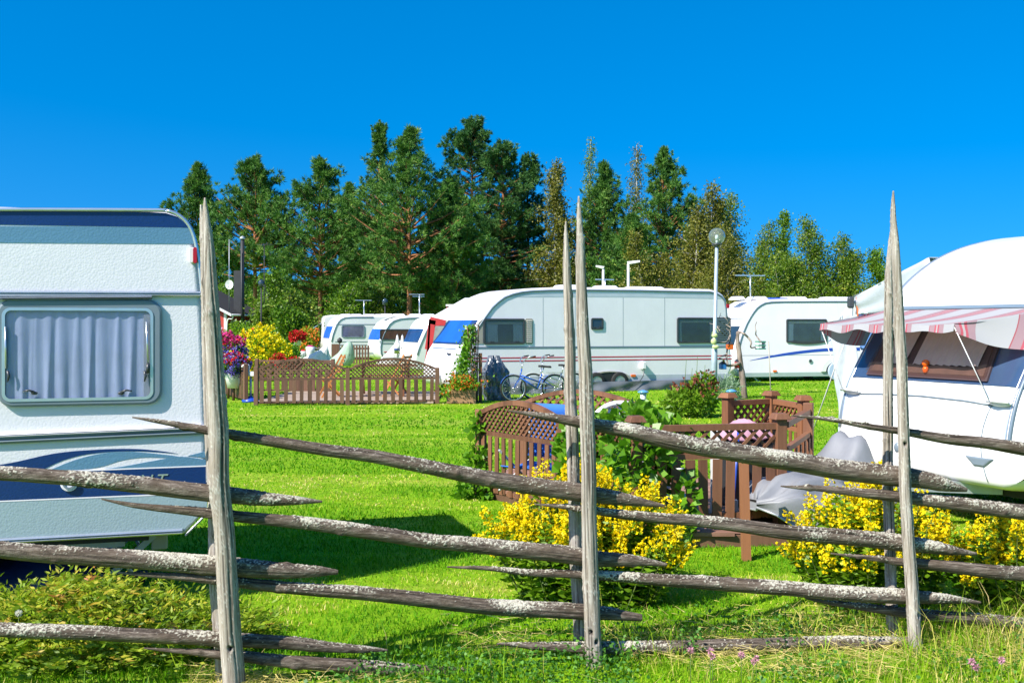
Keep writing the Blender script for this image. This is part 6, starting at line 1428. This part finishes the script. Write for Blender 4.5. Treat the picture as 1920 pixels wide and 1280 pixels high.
bicycle('blue step through bicycle leaning behind the arched panel of the near patio', (P(1003, 0, 24.8).x, 24.8, 0), R(196), blue_paint, blue_paint)
bicycle('silver bicycle with white mudguards parked behind the blue bicycle', (P(1040, 0, 25.6).x, 25.5, 0), R(188), chrome, white_gel)
tarp = paint('glossy_tarpaulin', (.10, .115, .14), .22, .25, 2, spec=.7); tb = world_thing('tarp_covered_machine', 'dark grey glossy tarpaulin wrapped over a machine beside the trellis post', 'tarp', (P(929, 0, 25.2).x, 25.2, 0)); X_ = tb.location.x; g = []
for i in range(17):
    f = i / 16; z = 1.04 * f; k_ = 1 - .62 * max(0, f - .62) ** 1.0 / .38; row = []
    for j in range(40):
        a_ = 6.2832 * j / 40; ca, sa = math.cos(a_), math.sin(a_); p_ = (abs(ca) ** 3.5 + abs(sa) ** 3.5) ** (-1 / 3.5); w = 1 + .05 * math.sin(j * 1.7 + f * 9) + .04 * math.sin(j * 3.1 - f * 14) + .05 * math.sin(f * 17 + ca * 3)
        row.append(Vector((X_ - .06 * f * 1.5 + .31 * ca * p_ * k_ * w + .05, 25.2 + .30 * sa * p_ * k_ * w, z)))
    g.append(row)
vs = [p for r in g for p in r]; fs = [(i * 40 + j, i * 40 + (j + 1) % 40, (i + 1) * 40 + (j + 1) % 40, (i + 1) * 40 + j) for i in range(16) for j in range(40)] + [tuple(16 * 40 + j for j in range(40))]
MB().add(vs, fs, False).build('tarpaulin', tarp, tb)
# globe lamp
lp = G(1338, 748); galv = paint('galvanised_pole', (.42, .50, .55), .45, .25, 5, metal=.3); o = thing('globe_lamp', 'tall grey lamp post with a clear glass globe in front of the long caravan', 'lamp', lp); s_ = lp.y / F; X2 = (P(1344, 460, lp.y).x - lp.x)
z1 = P(0, 655, lp.y).z; z2 = P(0, 458, lp.y).z
MB().tube([(0, 0, -.1), (X2 * .25, 0, z1), (X2 * .26, 0, z1 + .05), (X2, 0, z2)], [.080, .072, .046, .040], 14).build('pole', galv, o)
MB().lathe((X2, 0, z2), [(.06, -.06), (.10, -.03), (.13, .0), (.10, .012)], 18).build('collar', dark_trim, o)
t = NT('lamp_globe_glass'); tr = t.new('ShaderNodeBsdfTransparent'); tr.inputs['Color'].default_value = (.80, .88, .84, 1); gl = t.new('ShaderNodeBsdfGlossy'); gl.inputs['Roughness'].default_value = .03; df = t.new('ShaderNodeBsdfDiffuse'); df.inputs['Color'].default_value = (.7, .75, .72, 1)
lw = t.new('ShaderNodeLayerWeight'); lw.inputs['Blend'].default_value = .5; m1 = t.new('ShaderNodeMixShader'); t.l(t.math('ADD', t.math('POWER', lw.outputs['Facing'], 3.0), .06), m1.inputs[0]); t.l(tr.outputs[0], m1.inputs[1]); t.l(gl.outputs[0], m1.inputs[2]); m2 = t.new('ShaderNodeMixShader'); m2.inputs[0].default_value = .10; t.l(m1.outputs[0], m2.inputs[1]); t.l(df.outputs[0], m2.inputs[2]); globe = t.done(m2)
MB().ball((X2, 0, z2 + .19), .195, 28, 18).build('globe', globe, o); bl_ = MB(); bl_.tube([(X2, 0, z2 + .01), (X2, 0, z2 + .10)], .03, 8); bl_.lathe((X2, 0, z2 + .10), [(.035, 0), (.045, .05), (.03, .12)], 10); bl_.build('bulb', white_gel, o)
# dead twisted tree with hanging lanterns
dt = G(1396, 747); dead = bark('dead_wood', (.20, .15, .12), (.36, .30, .25), 0, 1.5, (.10, .075, .06)); o = thing('dead_tree', 'small dead twisted tree hung with lanterns beside the lamp post', 'tree', dt); q2 = lambda x, y, dy=0.: P(x, y, dt.y + dy) - dt + Vector((0, 0, dt.z))
q2 = lambda x, y, dy=0.: Vector((P(x, y, dt.y).x - dt.x, dy, P(x, y, dt.y).z))
m = MB(); m.tube(catmull([q2(1397, 752), q2(1393, 715), q2(1390, 690), q2(1386, 660), q2(1383, 640), q2(1384, 622)], 4), [.075] * 8 + [.06] * 8 + [.045] * 5, 9); m.build('trunk', dead, o); m = MB()
for pts, r0 in (([(1385, 622), (1392, 625), (1401, 632), (1406, 641), (1405, 648), (1411, 652), (1424, 649)], .03), ([(1424, 640), (1420, 628), (1415, 620), (1417, 612), (1421, 603)], .018), ([(1391, 680), (1379, 682), (1368, 686), (1360, 682), (1354, 674), (1347, 671)], .042), ([(1362, 683), (1361, 668), (1363, 655), (1366, 643), (1371, 630), (1368, 612), (1371, 598)], .024), ([(1361, 664), (1352, 668), (1348, 668)], .015), ([(1345, 612), (1352, 622), (1362, 629)], .02), ([(1371, 628), (1360, 640), (1346, 641)], .014), ([(1368, 614), (1358, 606), (1346, 602)], .012), ([(1365, 598), (1371, 586)], .010), ([(1348, 596), (1352, 586)], .009), ([(1371, 632), (1352, 614), (1338, 610)], .01), ([(1336, 608), (1330, 606)], .008), ([(1370, 618), (1360, 598), (1350, 592)], .008), ([(1372, 612), (1366, 620), (1362, 612), (1368, 604)], .008)):
    k_ = [q2(x, y, .15 * math.sin(i * 1.9 + x)) for i, (x, y) in enumerate(pts)]; c_ = catmull(k_, 4); m.tube(c_, [r0 * (1 - .6 * i / len(c_)) for i in range(len(c_))], 6)
m.build('branches', dead, o)
def lantern(label, x, y, mat, w=.07, h=.13):
    v_ = P(x, y, dt.y); l_ = thing('lantern', label, 'lantern', (v_.x, dt.y, v_.z - h / 2), .3, 'lanterns on the dead tree'); MB().box(-w, w, -w, w, 0, h).build('body', mat, l_, .012); MB().hexa([(-w * 1.1, -w * 1.1, h), (w * 1.1, -w * 1.1, h), (w * 1.1, w * 1.1, h), (-w * 1.1, w * 1.1, h)], [(-.02, -.02, h + .06), (.02, -.02, h + .06), (.02, .02, h + .06), (-.02, .02, h + .06)]).build('lid', dark_trim, l_); MB().tube([(0, 0, h + .05), (0, 0, h + .13)], .006, 4).build('hook', steel, l_)
lantern('orange lantern hanging from the upper twigs of the dead tree', 1368, 650, lens_orange); lantern('blue lantern hanging from the low branch beside the lamp post', 1355, 687, paint('lantern_blue', (.03, .18, .50), .3)); lantern('red lantern hanging close to the dead trunk', 1382, 684, lens_red, .05, .16)
v_ = P(1426, 647, dt.y); bc = thing('bird_feeder', 'green and white slatted bird feeder at the branch end of the dead tree', 'bird feeder', (v_.x, dt.y, v_.z - .10), R(20)); green_p = paint('feeder_green', (.05, .25, .17), .5)
for z in (0, .08, .17): MB().box(-.10, .10, -.08, .08, z, z + .028).build('tray', green_p, bc)
for x in (-.085, .085): MB().box(x - .012, x + .012, -.06, .06, .028, .17).build('side', white_gel, bc)
v_ = P(1340, 636, lp.y - .13); fr = thing('hanging_ornament', 'pale green wooden ornament tied to the lamp post', 'ornament', (v_.x, lp.y - .13, v_.z - .25)); m = MB(); m.ball((0, 0, .34), .07, 10, 7, (1.1, .6, .8)); m.ball((-.02, 0, .20), .08, 10, 7, (.9, .6, 1)); m.ball((.02, 0, .07), .07, 10, 7, (1.2, .6, .7)); m.tube(catmull([(-.07, 0, .38), (.02, 0, .50), (.09, 0, .40)], 4), .008, 5); m.build('figure', paint('pale_green_paint', (.50, .55, .25), .5), fr)
for k, (px, Y_, lab) in enumerate(((1206, 23.5, 'low garden light with a blue cap in front of the grey caravan skirt'), (1371, 23.8, 'low garden light with a blue cap at the foot of the dead tree'))):
    o = thing('garden_light', lab, 'garden light', (P(px, 0, Y_).x, Y_, 0), 0, 'blue capped garden lights'); MB().lathe((0, 0, 0), [(.05, 0), (.055, .08), (.075, .27)], 14).build('body', paint('frosted_body', (.55, .57, .58), .3), o); MB().lathe((0, 0, .27), [(.12, .0), (.125, .02), (.06, .05), (.02, .06)], 16).build('cap', paint('light_cap_blue', (.10, .30, .62), .25), o)
rd_ = P(1442, 640, 24.5); rd0 = G(1446, 752); tag(MB().tube([(rd0.x, rd0.y, -.05), (P(1441, 640, rd0.y).x, rd0.y, P(1441, 640, rd0.y).z)], .013, 6).build('garden_rod', beige_trim), 'thin pale rod standing upright on the lawn beyond the near patio', 'rod')
# ================================================================== red house, lamps, brown pickets
red_wall = wood('falu_red_boards', (.22, .020, .016), (.36, .040, .030), (30, 30, 1.5)); roof_m = paint('black_roofing', (.025, .022, .022), .85, .3, 3)
hs_ = thing('red_house', 'red wooden house with dark roof, black chimney pipe and satellite dish', 'house', (P(424, 0, 60).x, 60, 0), R(-6))
MB().prism([(-5, 0), (0, 0), (0, 2.5), (-2.5, 3.75), (-5, 2.5)], 0, 4.6).build('wall', red_wall, hs_)
rf = MB(); rf.prism([(.45, 2.34), (.45, 2.44), (-2.5, 3.95), (-2.5, 3.83)], -.45, 5.0); rf.prism([(-5.45, 2.34), (-5.45, 2.44), (-2.5, 3.95), (-2.5, 3.83)], -.45, 5.0); rf.build('roof', roof_m, hs_)
m = MB(); m.prism([(.47, 2.26), (.47, 2.40), (-2.5, 3.92), (-2.5, 3.78)], -.49, -.451); m.build('bargeboard', white_gel, hs_); MB().box(-.12, .02, -.03, .0, 0, 2.45).build('corner_board', white_gel, hs_); MB().box(.0, .03, -.02, .12, 0, 2.45).build('corner_board', white_gel, hs_)
MB().tube([(.50, -.45, 2.33), (.50, 5.0, 2.33)], .06, 8).build('gutter', white_gel, hs_); MB().tube(catmull([(.50, -.30, 2.30), (.46, -.28, 2.12), (.10, -.08, 1.95), (.08, -.06, .1)], 4), .04, 7).build('downpipe', white_gel, hs_)
def hwin(x, y, z0, z1, w, side):
    if side: f = MB().box(.0, .04, y - w, y + w, z0, z1).build('window', white_gel, hs_); MB().box(.04, .05, y - w + .1, y + w - .1, z0 + .1, z1 - .1).build('pane', pane_dark, f)
    else: f = MB().box(x - w, x + w, -.04, 0, z0, z1).build('window', white_gel, hs_); MB().box(x - w + .08, x + w - .08, -.05, -.04, z0 + .08, z1 - .08).build('pane', pane_dark, f)
hwin(0, 1.2, 1.0, 2.05, .42, 1); hwin(0, 3.4, 1.0, 2.05, .42, 1); hwin(-.75, 0, 1.0, 2.1, .30, 0)
MB().tube([(.62, .9, 0), (.62, .9, 6.65)], .115, 12).build('chimney', under_dark, hs_); MB().lathe((.62, .9, 6.65), [(.16, 0), (.16, .1), (.03, .2)], 12).build('chimney_cowl', steel, hs_)
MB().box(-.05, .35, 1.3, 1.7, 2.3, 4.9).build('chimney_stack', under_dark, hs_)
m = MB(); m.tube([(.1, .2, 2.6), (.1, .2, 6.6)], .02, 6); m.lathe((.1, .05, 3.9), [(.02, 0), (.02, .1)], 6); ms = m.build('antenna_mast', steel, hs_)
dv = [Vector((.17 + .23 * math.cos(a), .02, 4.05 + .26 * math.sin(a))) for a in np.linspace(0, 6.283, 25)[:-1]]; MB().add([Vector((.17, .10, 4.05))] + dv, [(0, i + 1, (i + 1) % 24 + 1) for i in range(24)]).add([Vector((.17, .12, 4.05))] + [v + Vector((0, .02, 0)) for v in dv], [(0, (i + 1) % 24 + 1, i + 1) for i in range(24)]).build('satellite_dish', white_gel, hs_)
m = MB(); m.tube([(1.0, 3.5, 0), (1.0, 3.5, 6.6)], .025, 6); m.bar((.5, 3.5, 6.55), (1.5, 3.5, 6.55), .03, .03)
for k in range(6): m.bar((.55 + k * .18, 3.3, 6.55), (.55 + k * .18, 3.7, 6.55), .015, .015)
m.build('tv_antenna', under_dark, hs_)
o = thing('garden_lamp', 'slim black lamp post with a small lantern right of the orange pine stem', 'lamp', (P(490, 0, 57).x, 57, 0)); zt = P(0, 538, 57).z; MB().tube([(0, 0, 0), (0, 0, zt)], [.06, .035], 8).build('pole', under_dark, o); MB().lathe((0, 0, zt), [(.06, 0), (.15, .05), (.17, .28), (.05, .40)], 10).build('lantern_head', pane_dark, o)
o = thing('garden_lamp', 'black lamp post with a small lantern between the pine trunks', 'lamp', (P(722, 0, 62).x, 62, 0)); zt = P(0, 572, 62).z; MB().tube([(0, 0, 0), (0, 0, zt)], [.06, .035], 8).build('pole', under_dark, o); MB().lathe((0, 0, zt), [(.06, 0), (.15, .05), (.17, .28), (.05, .40)], 10).build('lantern_head', pane_dark, o)
def street_lamp(label, x, ytop, dirx, Y_, L):
    zt = P(0, ytop, Y_).z; o = thing('street_lamp', label, 'street lamp', (P(x, 0, Y_).x, Y_, 0), 0, 'street lamps behind the long caravan'); MB().tube([(0, 0, 0), (0, 0, zt)], [.07, .05], 8).build('pole', white_gel, o)
    MB().hexa([(0, -.07, zt - .04), (dirx * L, -.10, zt + .05), (dirx * L, .10, zt + .05), (0, .07, zt - .04)][::dirx], [(-.06 * dirx, -.06, zt + .08), (dirx * L, -.07, zt + .13), (dirx * L, .07, zt + .13), (-.06 * dirx, .06, zt + .08)][::dirx]).build('lamp_head', white_gel, o, .02)
street_lamp('white street lamp with a short rounded head behind the long caravan roof', 1131, 503, -1, 46, .32); street_lamp('white street lamp with a long flat head behind the long caravan roof', 1178, 494, 1, 44, .48)
tx = B.px(1182, 540)[0]; zt = B.px(1182, 525, 1.4)[1]; m = MB(); m.tube([(tx, 1.4, 2.6), (tx, 1.4, zt)], .018, 6); m.bar((tx - .30, 1.4, zt), (tx + .28, 1.4, zt), .03, .03); m.build('tv_antenna', alu, B.t)
o = thing('picket_fence', 'dark brown picket fence with a solid post panel behind the green drawbar cover', 'fence', (P(622, 0, 46).x, 46, 0)); x1 = P(693, 0, 46).x - o.location.x
MB().box(0, .36, -.06, .06, 0, .95).build('post_panel', stain_dark, o); 
for z in (.30, .72): MB().box(.36, x1, -.02, .02, z, z + .07).build('rail', stain_dark, o)
k_ = .42
while k_ < x1: MB().prism([(k_, .10), (k_ + .075, .10), (k_ + .075, .86), (k_ + .0375, .92), (k_, .86)], -.045, -.0205).build('picket', stain_dark, o); k_ += .125
o = thing('garden_lantern', 'small black garden lantern on a stick in front of the brown pickets', 'lantern', (P(637, 0, 45).x, 45, 0)); MB().tube([(0, 0, 0), (0, 0, 1.02)], .02, 6).build('pole', under_dark, o); MB().lathe((0, 0, 1.0), [(.04, 0), (.10, .04), (.11, .16), (.02, .24)], 8).build('lantern_head', under_dark, o)
# white tub and laundry-like white garden set at the far left
for k, (x, lab) in enumerate(((566, 'white garden tub under the red geraniums'), (582, 'taller white garden tub beside the red geraniums'))):
    o = thing('garden_tub', lab, 'tub', (P(x, 0, 50).x, 50, 0), 0, 'white garden tubs'); MB().lathe((0, 0, 0), [(.16, 0), (.20, .4 + .15 * k), (.22, .55 + .2 * k)], 14).build('tub', white_cloth, o); MB().ball((0, 0, .56 + .2 * k), .17, 10, 6, (1, 1, .4)).build('plant', mag_p if k else red_p, o)
